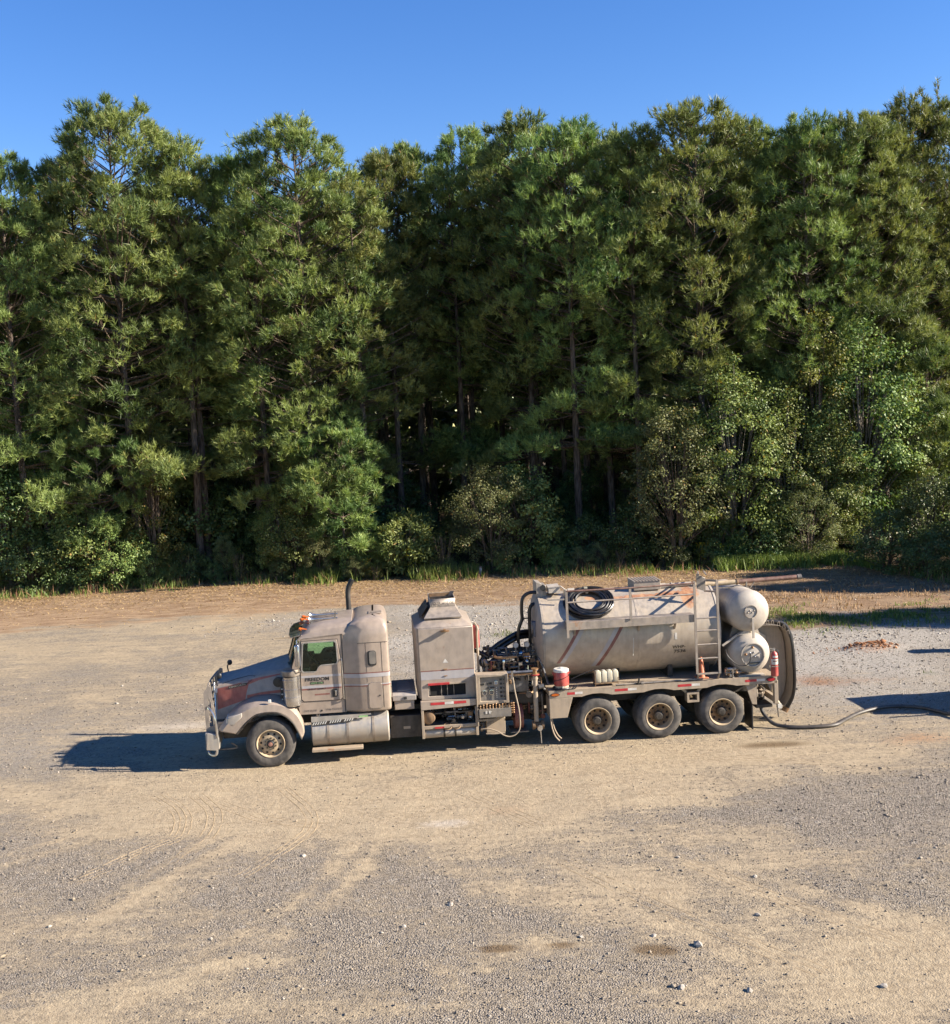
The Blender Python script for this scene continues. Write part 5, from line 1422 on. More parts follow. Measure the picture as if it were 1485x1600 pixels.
m = MB().lathe([(.001, 0), (.11, 0), (.12, .02), (.12, 1.22), (.11, 1.24), (.001, 1.24)], (3.54, .26, .475), (1, 0, 0), 24)
o = m.build('lower_tank', M['alu'], truck)
for x in (4.0, 4.26): MB().lathe([(.121, 0), (.13, 0), (.13, .04), (.121, .04)], (x, .26, .475), (1, 0, 0), 24).build('strap', M['dark'], o)
rs = random.Random(5)
def clutter(name, x0, x1, y0, y1, z0, z1, n, mats, big=.09):
    """pumps, valves, fittings and pipe runs of the machinery bays: each mass of one finish is one part"""
    bag = {k: MB() for k in mats}
    for i in range(n):
        m = bag[mats[i % len(mats)]]
        p = Vector((rs.uniform(x0, x1), rs.uniform(y0, y1), rs.uniform(z0, z1)))
        r = rs.uniform(.35, 1) * big
        ax = rs.choice([Vector((1, 0, 0)), Vector((0, 1, 0)), Vector((0, 0, 1))])
        k = rs.random()
        if k < .34:
            L = rs.uniform(.08, .3)
            m.lathe([(.001, 0), (r * .6, 0), (r * .6, L * .2), (r, L * .2), (r, L * .32), (r * .55, L * .34), (r * .55, L * .75), (r * .9, L * .77), (r * .9, L * .9), (.001, L * .9)], p - ax * L / 2, ax, 12)
        elif k < .52:
            m.box(p.x - r, p.x + r, p.y - r, p.y + r, p.z - r * .8, p.z + r * .8)
        elif k < .66:
            m.ball(p, r * .9, 10, 7).cyl(p, p + Vector((0, 0, r * 1.9)), r * .2, n=6).cyl(p + Vector((-r * 1.1, 0, r * 1.9)), p + Vector((r * 1.1, 0, r * 1.9)), r * .16, n=6)
        else:
            q = Vector((rs.uniform(x0, x1), rs.uniform(y0, y1), rs.uniform(z0, z1)))
            m.tube(smooth_path([p, Vector((q.x, p.y, p.z)), Vector((q.x, q.y, p.z)), q], 4), rs.uniform(.012, .032), 7)
    for k, b in bag.items():
        if b.v: b.build(name, M[k], truck, kind='stuff')
clutter('burner_fittings', 3.62, 4.72, .24, .9, .66, 1.05, 46, ['machine', 'chrome', 'dark', 'brass', 'steel'], .085)
m = MB().lathe([(.001, 0), (.13, 0), (.15, .03), (.15, .15), (.1, .18), (.001, .18)], (3.70, .3, .85), (-.3, -1, 0), 20)
m.build('blower', M['rim_rust'], truck)
m = MB()
for x in (4.10, 4.30): m.lathe([(.095, -.012), (.11, 0), (.095, .012)], (x, .11, .635), (0, -.55, .8), 16)
m.build('coil_end', M['rim_rust'], truck)
MB().box(3.80, 4.02, .088, .097, .605, .645).build('reflector_tape', M['tape_red'], truck)

# --- control cabinet
cab_ = MB().plate([(4.83, 1.10), (5.565, 1.10), (5.56, 1.79), (4.83, 1.80)], .07, .40, [[(4.90, 1.17), (5.50, 1.17), (5.50, 1.735), (4.90, 1.74)]]).build('control_cabinet', M['deck'], truck, .01)
MB().plate([(4.90, 1.165), (5.50, 1.165), (5.50, 1.74), (4.90, 1.745)], .14, .20).build('gauge_panel', M['panel'], cab_)
for x, z, r in ((5.0, 1.36, .062), (5.165, 1.365, .062), (5.28, 1.58, .05)):
    g = MB().lathe([(r * .78, -.001), (r, -.004), (r, -.022), (r * .8, -.024), (r * .78, -.010)], (x, .139, z), (0, 1, 0), 20).build('gauge_bezel', M['chrome'], cab_)
    MB().lathe([(.001, 0), (r * .8, 0)], (x, .134, z), (0, 1, 0), 20).build('gauge_face', M['panel'] if r > .055 else M['tape_white'], cab_)
    MB().bar((x, .130, z), (x - r * .4, .130, z + r * .4), .008, .004).build('needle', M['black'], cab_)
m = MB()
for x, z, a, b in ((4.95, 1.565, .055, .022), (5.13, 1.575, .055, .022), (5.19, 1.475, .05, .016), (5.09, 1.47, .018, .022)): m.box(x - a, x + a, .128, .139, z - b, z + b)
for k in range(5): m.box(5.37, 5.42, .122, .139, 1.23 + k * .10, 1.275 + k * .10).cyl((5.46, .14, 1.25 + k * .1), (5.46, .115, 1.25 + k * .1), .014, n=8)
m.build('switch', M['black'], cab_)
m = MB()
for k in range(6): m.cyl((5.29, .14, 1.24 + k * .045), (5.29, .125, 1.24 + k * .045), .011, n=8)
m.build('indicators', M['tape_white'], cab_, kind='stuff')
MB().box(4.80, 4.83, .05, .42, .60, 1.81).build('cabinet_post', M['deck'], cab_, .005)
sh = MB().plate([(4.84, .80), (5.60, .80), (5.60, 1.0), (4.84, 1.0)], .0, .40).build('valve_box', M['panel'], truck, .01)
m = MB()
for k in range(10):
    x = 4.88 + k * .074
    m.cyl((x, .06, 1.0), (x, .06, 1.05 + .02 * (k % 3)), .018, n=8).ball((x, .05, 1.065 + .02 * (k % 3)), .024, 8, 6)
m.build('valve_knob', M['brass'], sh)
MB().box(4.99, 5.03, -.012, -.001, .90, .96).box(5.07, 5.11, -.012, -.001, .90, .96).box(5.10, 5.13, -.012, -.001, .93, .95).build('outlet', M['tape_white'], sh)
m = MB()
for k in range(5): m.cyl((5.60, .1, .86 + k * .055), (5.66, .1, .86 + k * .055), .016, n=8).ball((5.665, .1, .86 + k * .055), .024, 8, 6)
m.build('side_fitting', M['brass'], sh)
MB().box(5.02, 5.47, .25, .8, .37, .77).build('pump_box', M['deck'], truck, .01)
MB().bar((4.84, .2, .70), (5.25, .2, .70), .05, .05).bar((5.25, .2, .70), (5.05, .2, .58), .025, .025).box(5.0, 5.45, .15, .4, .355, .37).build('pump_shelf', M['steel'], truck)
MB().tube(smooth_path([(5.665, .02, 1.72), (5.68, 0, 1.60), (5.70, -.01, 1.38), (5.775, -.03, .92), (5.78, -.03, .55), (5.70, -.03, .39), (5.55, -.03, .325), (5.40, -.01, .36), (5.25, .05, .45), (5.05, .1, .51), (4.88, .14, .50)]), .016, 8).build('water_hose', M['deck'], truck)
MB().tube([(5.655, .02, 1.66), (5.66, .02, 1.86)], .026, 8).build('hose_tap', M['chrome'], truck)
clutter('pump_fittings', 4.86, 5.05, .2, .6, .40, .76, 14, ['machine', 'steel', 'dark'], .06)
# red fan shroud
m = MB().lathe([(.24, 0), (.30, 0), (.30, .20), (.24, .20), (.24, 0)], (5.72, .62, .63), (1, 0, 0), 28)
m.bar((5.73, .36, .63), (5.73, .88, .63), .05, .03).bar((5.73, .62, .37), (5.73, .62, .89), .03, .05)
m.build('belt_guard', M['red_dark'], truck)
MB().box(5.60, 6.02, .3, .9, .315, .335).build('guard_tray', M['steel'], truck)

# --- pump and manifold bay between heater and tank
MB().box(4.9, 6.45, .55, 2.0, .95, 1.20).build('pump_skid', M['dark'], truck, .01)
for k in range(3):
    x = 5.35 + k * .24
    m = MB().lathe([(.001, 0), (.085, 0), (.09, .02), (.09, .12), (.07, .13), (.07, .42), (.10, .44), (.10, .52), (.001, .52)], (x, .85, 1.35), (0, 0, 1), 16)
    m.build('pump_cylinder', M['machine_blue'], truck)
m = MB().lathe([(.001, 0), (.10, 0), (.10, .08), (.08, .09), (.08, 1.2), (.10, 1.21), (.10, 1.3), (.001, 1.3)], (5.05, .75, 1.78), (1, 0, .06), 16)
m.lathe([(.001, 0), (.07, 0), (.07, .9), (.001, .9)], (5.35, .62, 1.66), (1, 0, .03), 14)
m.build('manifold', M['machine'], truck)
clutter('pump_bay_fittings', 5.08, 6.42, .40, 1.4, 1.25, 2.14, 190, ['machine', 'dark', 'machine_blue', 'steel', 'brass', 'dark', 'red_dark', 'chrome', 'rim_rust'], .085)
clutter('lower_bay_fittings', 5.5, 6.45, .5, 1.4, .5, 1.25, 60, ['dark', 'steel', 'red_dark', 'brass', 'rim_rust'], .08)
clutter('manifold_valves', 5.1, 6.4, .7, 1.2, 2.0, 2.26, 34, ['dark', 'machine'], .05)
MB().box(5.35, 6.1, .5, .6, 1.23, 1.62).build('gearbox', M['machine'], truck, .02)
m = MB().tube(smooth_path([(5.05, .75, 1.95), (5.10, .70, 1.98), (5.14, .66, 1.88), (5.14, .66, 1.62), (5.16, .70, 1.3)], 4), .055, 10)
m.lathe([(.10, 0), (.10, .03)], (5.02, .75, 1.94), (1, 0, 0), 14, cap=True)
m.build('elbow_pipe', M['steel'], truck)
for x in (5.86, 6.13):
    m = MB().cyl((x, .8, 2.0), (x, .8, 2.25), .02, n=8).lathe([(.001, -.03), (.07, -.03), (.07, .02), (.06, .025), (.001, .02)], (x, .78, 2.31), (0, 1, 0), 18)
    o = m.build('pressure_gauge', M['steel'], truck)
    MB().lathe([(.001, -.032), (.058, -.032)], (x, .78, 2.31), (0, 1, 0), 18).build('gauge_face', M['tape_white'], o)
m = MB().lathe([(.001, 0), (.10, .02), (.105, .04), (.105, .50), (.09, .56), (.03, .58)], (4.90, .85, 2.28), (0, 0, 1), 20)
m.build('accumulator', M['red'], truck)
MB().tube(smooth_path([(4.94, .72, 1.64), (4.94, .72, 2.6), (4.96, .74, 2.78), (4.90, .85, 2.90)]), .030, 8).cyl((4.94, .72, 1.62), (4.94, .72, 1.70), .07, n=12).build('riser_pipe', M['deck'], truck)
MB().lathe([(.03, 0), (.055, .02), (.03, .05)], (4.93, .78, 2.80), (1, 0, 0), 12).build('accumulator_collar', M['brass'], truck)
m = MB().tube(smooth_path([(6.50, 1.0, 3.50), (6.34, 1.0, 3.52), (6.18, 1.0, 3.47), (6.09, 1.0, 3.33), (6.07, 1.0, 3.05), (6.07, 1.0, 2.88), (5.99, 1.0, 2.68), (5.96, 1.0, 2.45), (5.96, 1.0, 2.05)]), .042, 10)
m.tube(smooth_path([(6.42, 1.0, 3.23), (6.33, 1.0, 3.22), (6.265, 1.0, 3.10), (6.25, 1.0, 2.8), (6.24, 1.0, 2.1)]), .042, 10)
m.bar((6.03, 1.0, 2.90), (6.30, 1.0, 2.90), .02, .03)
m.build('vent_hose', M['hose_black'], truck)
for dz in (0, -.115):
    MB().tube(smooth_path([(6.55, 1.3, 2.50 + dz), (6.27, 1.25, 2.53 + dz), (5.96, 1.15, 2.52 + dz), (5.65, 1.05, 2.40 + dz), (5.36, .95, 2.25 + dz * .8), (5.10, .85, 2.05 + dz * .3), (4.98, .8, 1.9)]), .058, 12).build('suction_hose', M['hose_black'], truck)
MB().tube(smooth_path([(4.85, 1.0, 2.22), (5.0, .9, 2.16), (5.2, .8, 2.05)]), .05, 10).build('suction_hose', M['hose_black'], truck)
m = MB().cyl((6.195, .14, .60), (6.205, .14, 1.70), .055, n=14).cyl((6.2, .14, 1.60), (6.2, .14, 1.64), .075, n=14)
m.build('load_pipe', M['deck'], truck)
m = MB().lathe([(.001, 0), (.085, 0), (.085, .03), (.05, .04), (.05, .12), (.085, .13), (.085, .16), (.001, .16)], (6.205, .14, 1.70), (0, 0, 1), 14)
m.build('load_valve', M['brass'], truck)
MB().lathe([(.095, -.015), (.11, 0), (.095, .015)], (6.205, .14, 1.71), (0, 0, 1), 16).build('valve_wheel', M['red'], truck)
m = MB().lathe([(.001, 0), (.10, 0), (.10, .06), (.07, .07), (.07, .2), (.11, .21), (.11, .27), (.001, .27)], (6.10, .18, .50), (1, 0, 0), 16)
m.build('drain_valve', M['rim_rust'], truck)
m = MB().lathe([(.001, -.05), (.06, -.05), (.07, 0), (.001, 0)], (6.25, .03, .46), (0, 1, 0), 16).cyl((6.265, .03, .42), (6.275, .02, .10), .012, n=6)
m.build('drain_cap', M['chrome'], truck)
MB().tube(smooth_path([(6.42, .1, 1.35), (6.36, .1, 1.42), (6.28, .12, 1.45), (6.2, .14, 1.5)]), .03, 8).lathe([(.001, 0), (.055, 0), (.055, .12), (.001, .12)], (6.28, .08, 1.42), (1, 0, .2), 12).build('load_elbow', M['machine'], truck)
m = MB().tube(smooth_path([(6.52, .06, .66), (6.54, .05, .45), (6.60, .03, .25), (6.70, .02, .12)]), .018, 7).tube(smooth_path([(6.56, .12, .64), (6.60, .1, .42), (6.68, .08, .24), (6.76, .06, .16)]), .016, 7)
m.build('drain_hose', M['deck'], truck)

# --- tank
TZ, TR = 2.43, 1.03
tank = MB().lathe([(TR - .02, 0), (TR, .006), (TR, 4.20), (TR - .02, 4.206)], (6.48, YC, TZ), (1, 0, 0), 72).build('tank', M['tank'], truck)
hp = [(TR + .012, 0), (TR + .012, .05)]
MB().lathe(hp + [(TR, .05), (TR, 0), (TR + .012, 0)], (6.455, YC, TZ), (1, 0, 0), 72).build('head_ring', M['tankhead'], tank)
MB().lathe(hp + [(TR, .05), (TR, 0), (TR + .012, 0)], (10.67, YC, TZ), (1, 0, 0), 72).build('head_ring', M['propane'], tank)
dish = [(TR * math.sin(a), -.17 * math.cos(a)) for a in [R(90 * k / 10) for k in range(11)]]
MB().lathe(dish, (6.48, YC, TZ), (1, 0, 0), 56).build('front_head', M['tankhead'], tank)
MB().lathe([(r, -t) for r, t in dish], (10.69, YC, TZ), (1, 0, 0), 56).build('rear_head', M['tankhead'], tank)
MB().lathe([(TR + .001, 0), (TR + .005, .003), (TR + .005, .05), (TR + .001, .053)], (8.72, YC, TZ), (1, 0, 0), 72).build('tank_seam', M['tank'], tank)
def on_tank(x, z, off=.003):
    return (x, YC - math.sqrt(max(0, (TR + off) ** 2 - (z - TZ) ** 2)), z)
def tank_strip(name, mat, x_top, z_top, x_low, z_low, w, off=.003, n=12):
    vs, fs = [], []
    for i in range(n + 1):
        t = i / n
        x, z = x_top + (x_low - x_top) * t, z_top + (z_low - z_top) * t
        vs += [on_tank(x, z, off), on_tank(x + w, z, off)]
    for i in range(n): fs.append((2 * i, 2 * i + 1, 2 * i + 3, 2 * i + 2))
    MB().add(vs, fs).build(name, mat, tank)
tank_strip('stripe', M['stripe_red'], 7.29, 2.74, 6.76, 1.88, .085)
tank_strip('stripe', M['stripe_silver'], 7.385, 2.74, 6.855, 1.88, .10)
tank_strip('stripe', M['stripe_silver'], 8.215, 2.74, 7.60, 1.74, .105)
tank_strip('stripe', M['stripe_red'], 8.33, 2.74, 7.715, 1.74, .085)
tank_strip('marker_strip', M['tape_white'], 9.60, 2.46, 9.60, 2.30, .055)
# vertical weld bead
m = MB()
m.tube([on_tank(8.60, z, .002) for z in (2.40, 2.2, 2.0, 1.95)], .009, 5)
m.build('weld_bead', M['tape_white'], tank)
for k, (s_, x0, x1, z) in enumerate((('WHP-', 9.54, 9.86, 2.075), ('7536', 9.58, 9.87, 1.965))):
    y = YC - math.sqrt((TR + .006) ** 2 - (z - TZ) ** 2)
    text_on(truck, s_, x0, x1, y - .012, z, .085, M['ink'], bold=.018, tilt=R(25))
# saddle under the tank, deck and running gear
for x in (6.9, 8.2, 9.5, 10.4):
    MB().plate([(x, 1.316), (x + .12, 1.316), (x + .12, 1.62), (x, 1.62)], .62, 1.88).build('tank_saddle', M['dark'], truck)
dk = MB().box(6.50, 11.98, .022, 2.478, 1.20, 1.315).build('deck', M['deck'], truck)
arc = lambda cx: [(cx + .62 * math.cos(a), .60 + .60 * math.sin(a)) for a in [R(140 - 10 * k) for k in range(11)]]
low = [(7.06, 1.145)]
for cx in (7.63, 9.11, 10.63):
    low += [(cx - .36, 1.135), (cx - .25, 1.165), (cx - .10, 1.19), (cx + .10, 1.19), (cx + .25, 1.165), (cx + .36, 1.135)]
low += [(11.98, 1.13)]
MB().plate([(6.50, 1.14)] + low + [(11.98, 1.318), (6.50, 1.318)], .0, .0215).build('deck_rail', M['deck'], dk, .004)
MB().plate([(6.50, 1.14)] + low + [(11.98, 1.318), (6.50, 1.318)], 2.4785, 2.50).build('deck_rail', M['deck'], dk, .004)
MB().tube([(8.1, .06, 1.345), (10.2, .06, 1.345)], .022, 8).cyl((8.7, .06, 1.345), (8.78, .06, 1.345), .035, n=10).build('pull_rod', M['steel'], dk)
MB().bar((8.62, .05, 1.28), (8.66, .04, 1.47), .05, .03).box(8.58, 8.72, .03, .09, 1.318, 1.36).build('rod_bracket', M['dark'], dk)
MB().plate([(6.50, .665), (6.91, .665), (7.055, 1.139), (6.50, 1.139)], .0, .55).build('side_locker', M['deck'], truck, .008)
for x0, x1, mt in ((6.93, 7.11, 'tape_red'), (7.11, 7.29, 'tape_white'), (8.06, 8.37, 'tape_red'), (8.37, 8.58, 'tape_white'), (9.57, 9.90, 'tape_red'), (9.90, 10.10, 'tape_white'), (11.20, 11.48, 'tape_red'), (11.48, 11.68, 'tape_white')):
    MB().box(x0, x1, -.003, -.0005, 1.205, 1.262).build('reflector_tape', M[mt], dk)
def oval(name, cx, cz, a, b, y0, y1, mat, par):
    return MB().plate([(cx + a * math.cos(t), cz + b * math.sin(t)) for t in [2 * math.pi * k / 20 for k in range(20)]], y0, y1).build(name, mat, par)
o = oval('marker_light', 6.64, 1.228, .11, .042, -.018, -.001, M['black'], dk)
oval('amber_lens', 6.64, 1.228, .09, .030, -.026, -.0185, M['amber'], o)
o = oval('tail_light', 11.825, 1.235, .115, .052, -.016, -.001, M['black'], dk)
oval('red_lens', 11.825, 1.235, .095, .040, -.026, -.0165, M['redlens'], o)
# near hanger tube between second and third axle
m = MB().plate(rrect(9.80, 10.09, .80, 1.04, .01, 1), .05, .30, [rrect(9.85, 10.04, .85, .99, .005, 1)])
m.bar((9.65, .15, 1.16), (9.82, .15, 1.02), .03, .06).bar((10.22, .15, 1.16), (10.07, .15, 1.02), .03, .06)
m.build('hanger_box', M['deck'], truck)
MB().plate([(11.22, 1.128), (11.48, 1.128), (11.48, .64), (11.37, .65)], .03, .10).build('rear_bracket', M['deck'], truck, .006)
MB().box(11.905, 12.0, .0, .12, .63, 1.199).build('rear_post', M['deck'], truck, .008)
MB().box(11.905, 12.0, 2.38, 2.5, .63, 1.199).build('rear_post', M['deck'], truck, .008)
MB().box(11.9, 12.0, .12, 2.38, .66, .80).build('rear_crossmember', M['deck'], truck, .008)
MB().box(11.36, 11.385, .06, .64, .04, .64).build('mud_flap', M['black'], truck)
MB().box(11.36, 11.385, 1.86, 2.44, .04, .64).build('mud_flap', M['black'], truck)
clutter('rear_fittings', 11.5, 11.88, .25, 1.2, .55, 1.1, 16, ['dark', 'deck', 'steel'], .06)
MB().tube([(11.98, .05, .66), (12.0, .04, .30)], .012, 6).build('ground_chain', M['dark'], truck)
MB().box(11.5, 11.9, .14, 2.3, .52, .60).build('rear_bumper', M['dark'], truck, .01)

# --- catwalk, rails, ladder
cw = MB().box(7.0, 10.02, -.04, .40, 2.885, 2.91).build('catwalk', M['galv'], truck)
MB().box(6.98, 10.02, -.055, -.0405, 2.735, 2.915).build('catwalk_fascia', M['galv'], cw)
m = MB()
for x in (7.2, 8.73, 9.6): m.bar((x, .28, 2.52), (x, .02, 2.87), .04, .05)
m.build('catwalk_strut', M['galv'], cw)
for x, z0 in ((6.97, 2.56), (8.47, 2.9), (10.0, 1.50)):
    MB().box(x, x + .055, -.085, -.057, z0, 3.70 if x > 9 else 3.66).build('rail_post', M['galv'], cw)
MB().tube([(7.0, -.07, 3.655), (8.5, -.07, 3.64), (10.02, -.07, 3.66)], .022).build('top_rail', M['pipe_brown'], cw)
MB().tube([(7.0, -.07, 3.39), (8.5, -.07, 3.39), (10.02, -.07, 3.40)], .020).build('middle_rail', M['galv'], cw)
ld = MB().box(10.545, 10.60, -.085, -.045, 1.48, 3.70).box(10.03, 10.58, -.08, -.05, 1.475, 1.515).build('ladder', M['galv'], truck)
for z in (1.86, 2.19, 2.52, 2.82):
    MB().tube([(10.05, -.065, z), (10.57, -.065, z)], .020, 8).build('rung', M['galv'], ld)
m = MB().bar((10.07, -.06, 1.5), (10.07, .1, 1.32), .04, .04).bar((10.57, -.06, 1.5), (10.57, .1, 1.32), .04, .04).bar((10.57, -.06, 3.68), (10.40, .6, 3.62), .03, .05).bar((10.57, -.06, 3.42), (10.45, .55, 3.36), .03, .04)
m.build('ladder_stay', M['galv'], ld)
# --- fittings on top of the tank
MB().plate([(10.205, 3.46), (10.42, 3.38), (10.42, 3.70), (10.205, 3.82)], .34, .37).build('hatch_shield', M['steel'], truck, .006)
MB().bar((10.24, .28, 3.80), (10.42, .95, 3.78), .03, .03).bar((10.42, .28, 3.80), (10.56, .95, 3.78), .03, .03).build('hatch_arm', M['galv'], truck)
mh = MB().box(8.80, 9.46, .85, 1.5, 3.42, 3.63).build('manway_box', M['galv'], truck, .01)
m = MB()
for k in range(9): m.box(8.80 + k * .078, 8.845 + k * .078, .83, 1.52, 3.63, 3.655)
m.build('manway_lid', M['galv'], mh)
m = MB().tube([(9.46, 1.0, 3.47), (10.25, 1.0, 3.49)], .05, 12).lathe([(.07, 0), (.07, .15)], (9.47, 1.0, 3.47), (1, 0, 0), 14, cap=True).cyl((9.75, 1.0, 3.47), (9.78, 1.0, 3.47), .075, n=14)
m.build('vent_pipe', M['propane'], truck)
m = MB().plate([(6.44, 3.25), (6.62, 3.40), (6.56, 3.74), (6.44, 3.76)], .92, 1.5).box(6.56, 6.68, .95, 1.45, 3.38, 3.68)
m.build('front_bracket', M['tankhead'], truck, .01)
m = MB().cyl((6.60, .90, 3.62), (6.60, 1.02, 3.62), .07, n=14)
m.build('bracket_light', M['black'], truck)
m = MB().loft([[(6.72, y, z) for y, z in ((.8, 3.50), (.8, 3.62), (1.2, 3.66), (1.2, 3.5))], [(7.0, y, z) for y, z in ((.8, 3.50), (.8, 3.63), (1.2, 3.67), (1.2, 3.5))]])
m.bar((6.70, .80, 3.64), (7.02, .80, 3.66), .03, .02).bar((7.0, .80, 3.66), (7.10, .70, 3.58), .03, .02)
m.build('hose_tray', M['propane'], truck)
MB().bar((6.65, .6, 3.37), (7.05, .55, 3.37), .03, .03).build('tray_rail', M['propane'], truck)
m = MB().cyl((7.15, .95, 3.40), (7.15, .95, 3.55), .06).cyl((7.2, .95, 3.50), (7.36, .95, 3.50), .07).ball((7.5, .9, 3.48), .05).ball((7.65, .85, 3.47), .045)
m.build('relief_valve', M['propane'], truck)
m = MB().box(6.30, 6.42, .68, .80, 2.48, 2.86)
m.build('level_box', M['machine_blue'], truck, .02)
MB().lathe([(.12, 0), (.16, .02), (.16, .05), (.001, .06)], (6.33, .98, 2.68), (-1, 0, 0), 20).build('head_port', M['tankhead'], truck)
MB().tube(smooth_path([(6.36, .74, 2.48), (6.38, .72, 2.36), (6.36, .70, 2.25), (6.40, .66, 1.9), (6.42, .6, 1.7)]), .012, 6).build('level_line', M['brass'], truck)
m = MB().tube(smooth_path([(6.36, .55, 2.0), (6.42, .45, 1.9), (6.47, .4, 1.7), (6.52, .35, 1.5), (6.55, .3, 1.4)]), .025, 7)
m.build('fill_line', M['machine'], truck)
# suction boom pipe lying along the top and out over the rear
bp = MB().tube([(10.30, 1.0, 3.445), (11.40, 1.0, 3.46)], .060, 14).build('boom_pipe', M['rim'], truck)
MB().tube([(11.40, 1.0, 3.46), (12.93, 1.0, 3.485)], .057, 14).build('boom_extension', M['pipe_brown'], bp)
MB().cyl((12.92, 1.0, 3.485), (13.02, 1.0, 3.487), .068, n=14).build('boom_coupling', M['steel'], bp)
MB().lathe([(.062, 0), (.075, .01), (.075, .05), (.062, .06)], (11.37, 1.0, 3.46), (1, 0, 0), 14).build('boom_clamp', M['rim_rust'], bp)
m = MB().bar((11.62, .95, 3.20), (11.62, .95, 3.46), .05, .03).bar((11.72, .95, 3.30), (11.82, .95, 3.44), .02, .02).box(11.40, 11.66, .85, 1.1, 3.25, 3.33).bar((10.8, .95, 3.35), (11.45, .95, 3.33), .03, .03)
m.build('boom_rest', M['steel'], bp)

# --- two propane vessels across the rear
def vessel(cx, cz, r):
    prof = [(r * math.sin(a), -r * .46 * math.cos(a)) for a in [R(90 * k / 10) for k in range(11)]]
    prof = [(a, t + .26) for a, t in prof] + [(r * math.sin(a), r * .46 * -math.cos(a) + 2.2) for a in [R(90 + 90 * k / 10) for k in range(11)]]
    m = MB().lathe(prof, (cx, 0, cz), (0, 1, 0), 44)
    o = m.build('propane_vessel', M['propane'], truck)
    MB().lathe([(r + .001, .315), (r + .006, .32), (r + .006, .335), (r + .001, .34)], (cx, 0, cz), (0, 1, 0), 44).build('weld_ring', M['propane'], o)
    return o
pv = vessel(11.41, 2.86, .50)
m = MB().lathe([(.15, 0), (.155, -.075), (.145, -.075), (.14, 0)], (11.40, .09, 2.88), (0, 1, 0), 24)
m.build('valve_collar', M['tankhead'], pv)
clutter_p = MB()
for k in range(4): clutter_p.ball((11.33 + .05 * k, .035, 2.86 + .04 * (k % 2)), .022, 8, 6)
clutter_p.build('vessel_valve', M['steel'], pv)
MB().tube(circ3 := [(11.41 + .07 * math.cos(a), .10, 3.16 + .03 * math.sin(a)) for a in [2 * math.pi * k / 12 for k in range(12)]], .010, 5, closed=True).build('painted_mark', M['ink'], pv)
MB().box(11.42, 11.47, .015, .045, 2.24, 2.72).build('vessel_strut', M['propane'], pv)
MB().tube([(11.22, .07, 2.73), (11.22, .04, 2.86), (11.27, .04, 2.93), (11.33, .05, 2.93)], .010, 6).build('vessel_pipe', M['propane'], pv)
pv2 = vessel(11.41, 1.85, .49)
m = MB().lathe([(.275, .03), (.285, -.06), (.265, -.06), (.255, .03)], (11.42, .09, 1.84), (0, 1, 0), 32)
m.build('valve_collar', M['propane'], pv2)
MB().lathe([(.001, 0), (.265, 0)], (11.42, .075, 1.84), (0, 1, 0), 32).build('valve_plate', M['steel'], pv2)
for x, z, r, mt in ((11.42, 2.02, .035, 'brass'), (11.25, 1.86, .04, 'brass'), (11.36, 1.88, .028, 'chrome'), (11.44, 1.90, .030, 'chrome'), (11.46, 1.80, .035, 'chrome'), (11.58, 1.88, .022, 'chrome')):
    MB().cyl((x, .074, z), (x, .02, z), r, r * .7, 12).ball((x, .015, z), r * .7, 8, 6).build('vessel_valve', M[mt], pv2)
MB().box(11.34, 11.58, .035, .07, 1.635, 1.65).build('valve_shelf', M['dark'], pv2)
MB().tube(smooth_path([(11.36, .03, 1.86), (11.34, .0, 1.72), (11.26, -.02, 1.63), (11.10, .0, 1.61), (10.95, .05, 1.70), (10.82, .1, 1.86), (10.78, .1, 2.0)]), .013, 6).build('gas_line', M['black'], pv2)
m = MB().bar((10.76, .28, 2.06), (11.24, .28, 2.36), .03, .05).plate([(11.12, 2.30), (11.34, 2.44), (11.42, 2.36), (11.34, 2.30)], .2, .3)
m.build('vessel_arm', M['propane'], truck)
for y in (.5, 1.9): MB().plate([(10.95, 1.318), (11.75, 1.318), (11.62, 1.48), (11.2, 1.48)], y, y + .1).build('vessel_saddle', M['propane'], truck)
MB().plate([(11.05, 2.2), (11.8, 2.2), (11.7, 2.48), (11.15, 2.48)], .6, .68).build('vessel_saddle', M['propane'], truck)
MB().box(11.08, 11.72, .10, .28, 1.318, 1.345).build('deck_plate', M['propane'], truck)
clutter('gas_fittings', 10.72, 11.12, .05, .25, 1.36, 1.58, 12, ['brass', 'steel', 'chrome'], .035)
# --- rear hose rack: curved guard plate with hooks
gp = [(11.80, 2.40), (12.20, 2.38), (12.40, 2.30), (12.50, 2.12), (12.55, 1.85), (12.57, 1.40), (12.57, .98), (12.51, .66), (12.36, .40), (12.20, .62), (12.06, .95), (11.98, 1.30), (11.80, 1.35)]
hr = MB().plate(gp, 1.00, 1.03).build('hose_rack', M['tankhead'], truck, .004)
MB().plate(gp, 1.75, 1.78).build('rack_plate', M['tankhead'], hr)
edge = smooth_path([(11.80, 1.2, 2.42), (12.20, 1.2, 2.40), (12.42, 1.2, 2.31), (12.52, 1.2, 2.12), (12.57, 1.2, 1.85), (12.59, 1.2, 1.40), (12.59, 1.2, .98), (12.53, 1.2, .64), (12.37, 1.2, .38)], 4)
MB().loft([[(p.x, .60, p.z), (p.x, 1.80, p.z)] for p in edge], cap=False, closed=False).build('rack_rim', M['tankhead'], hr)
m = MB()
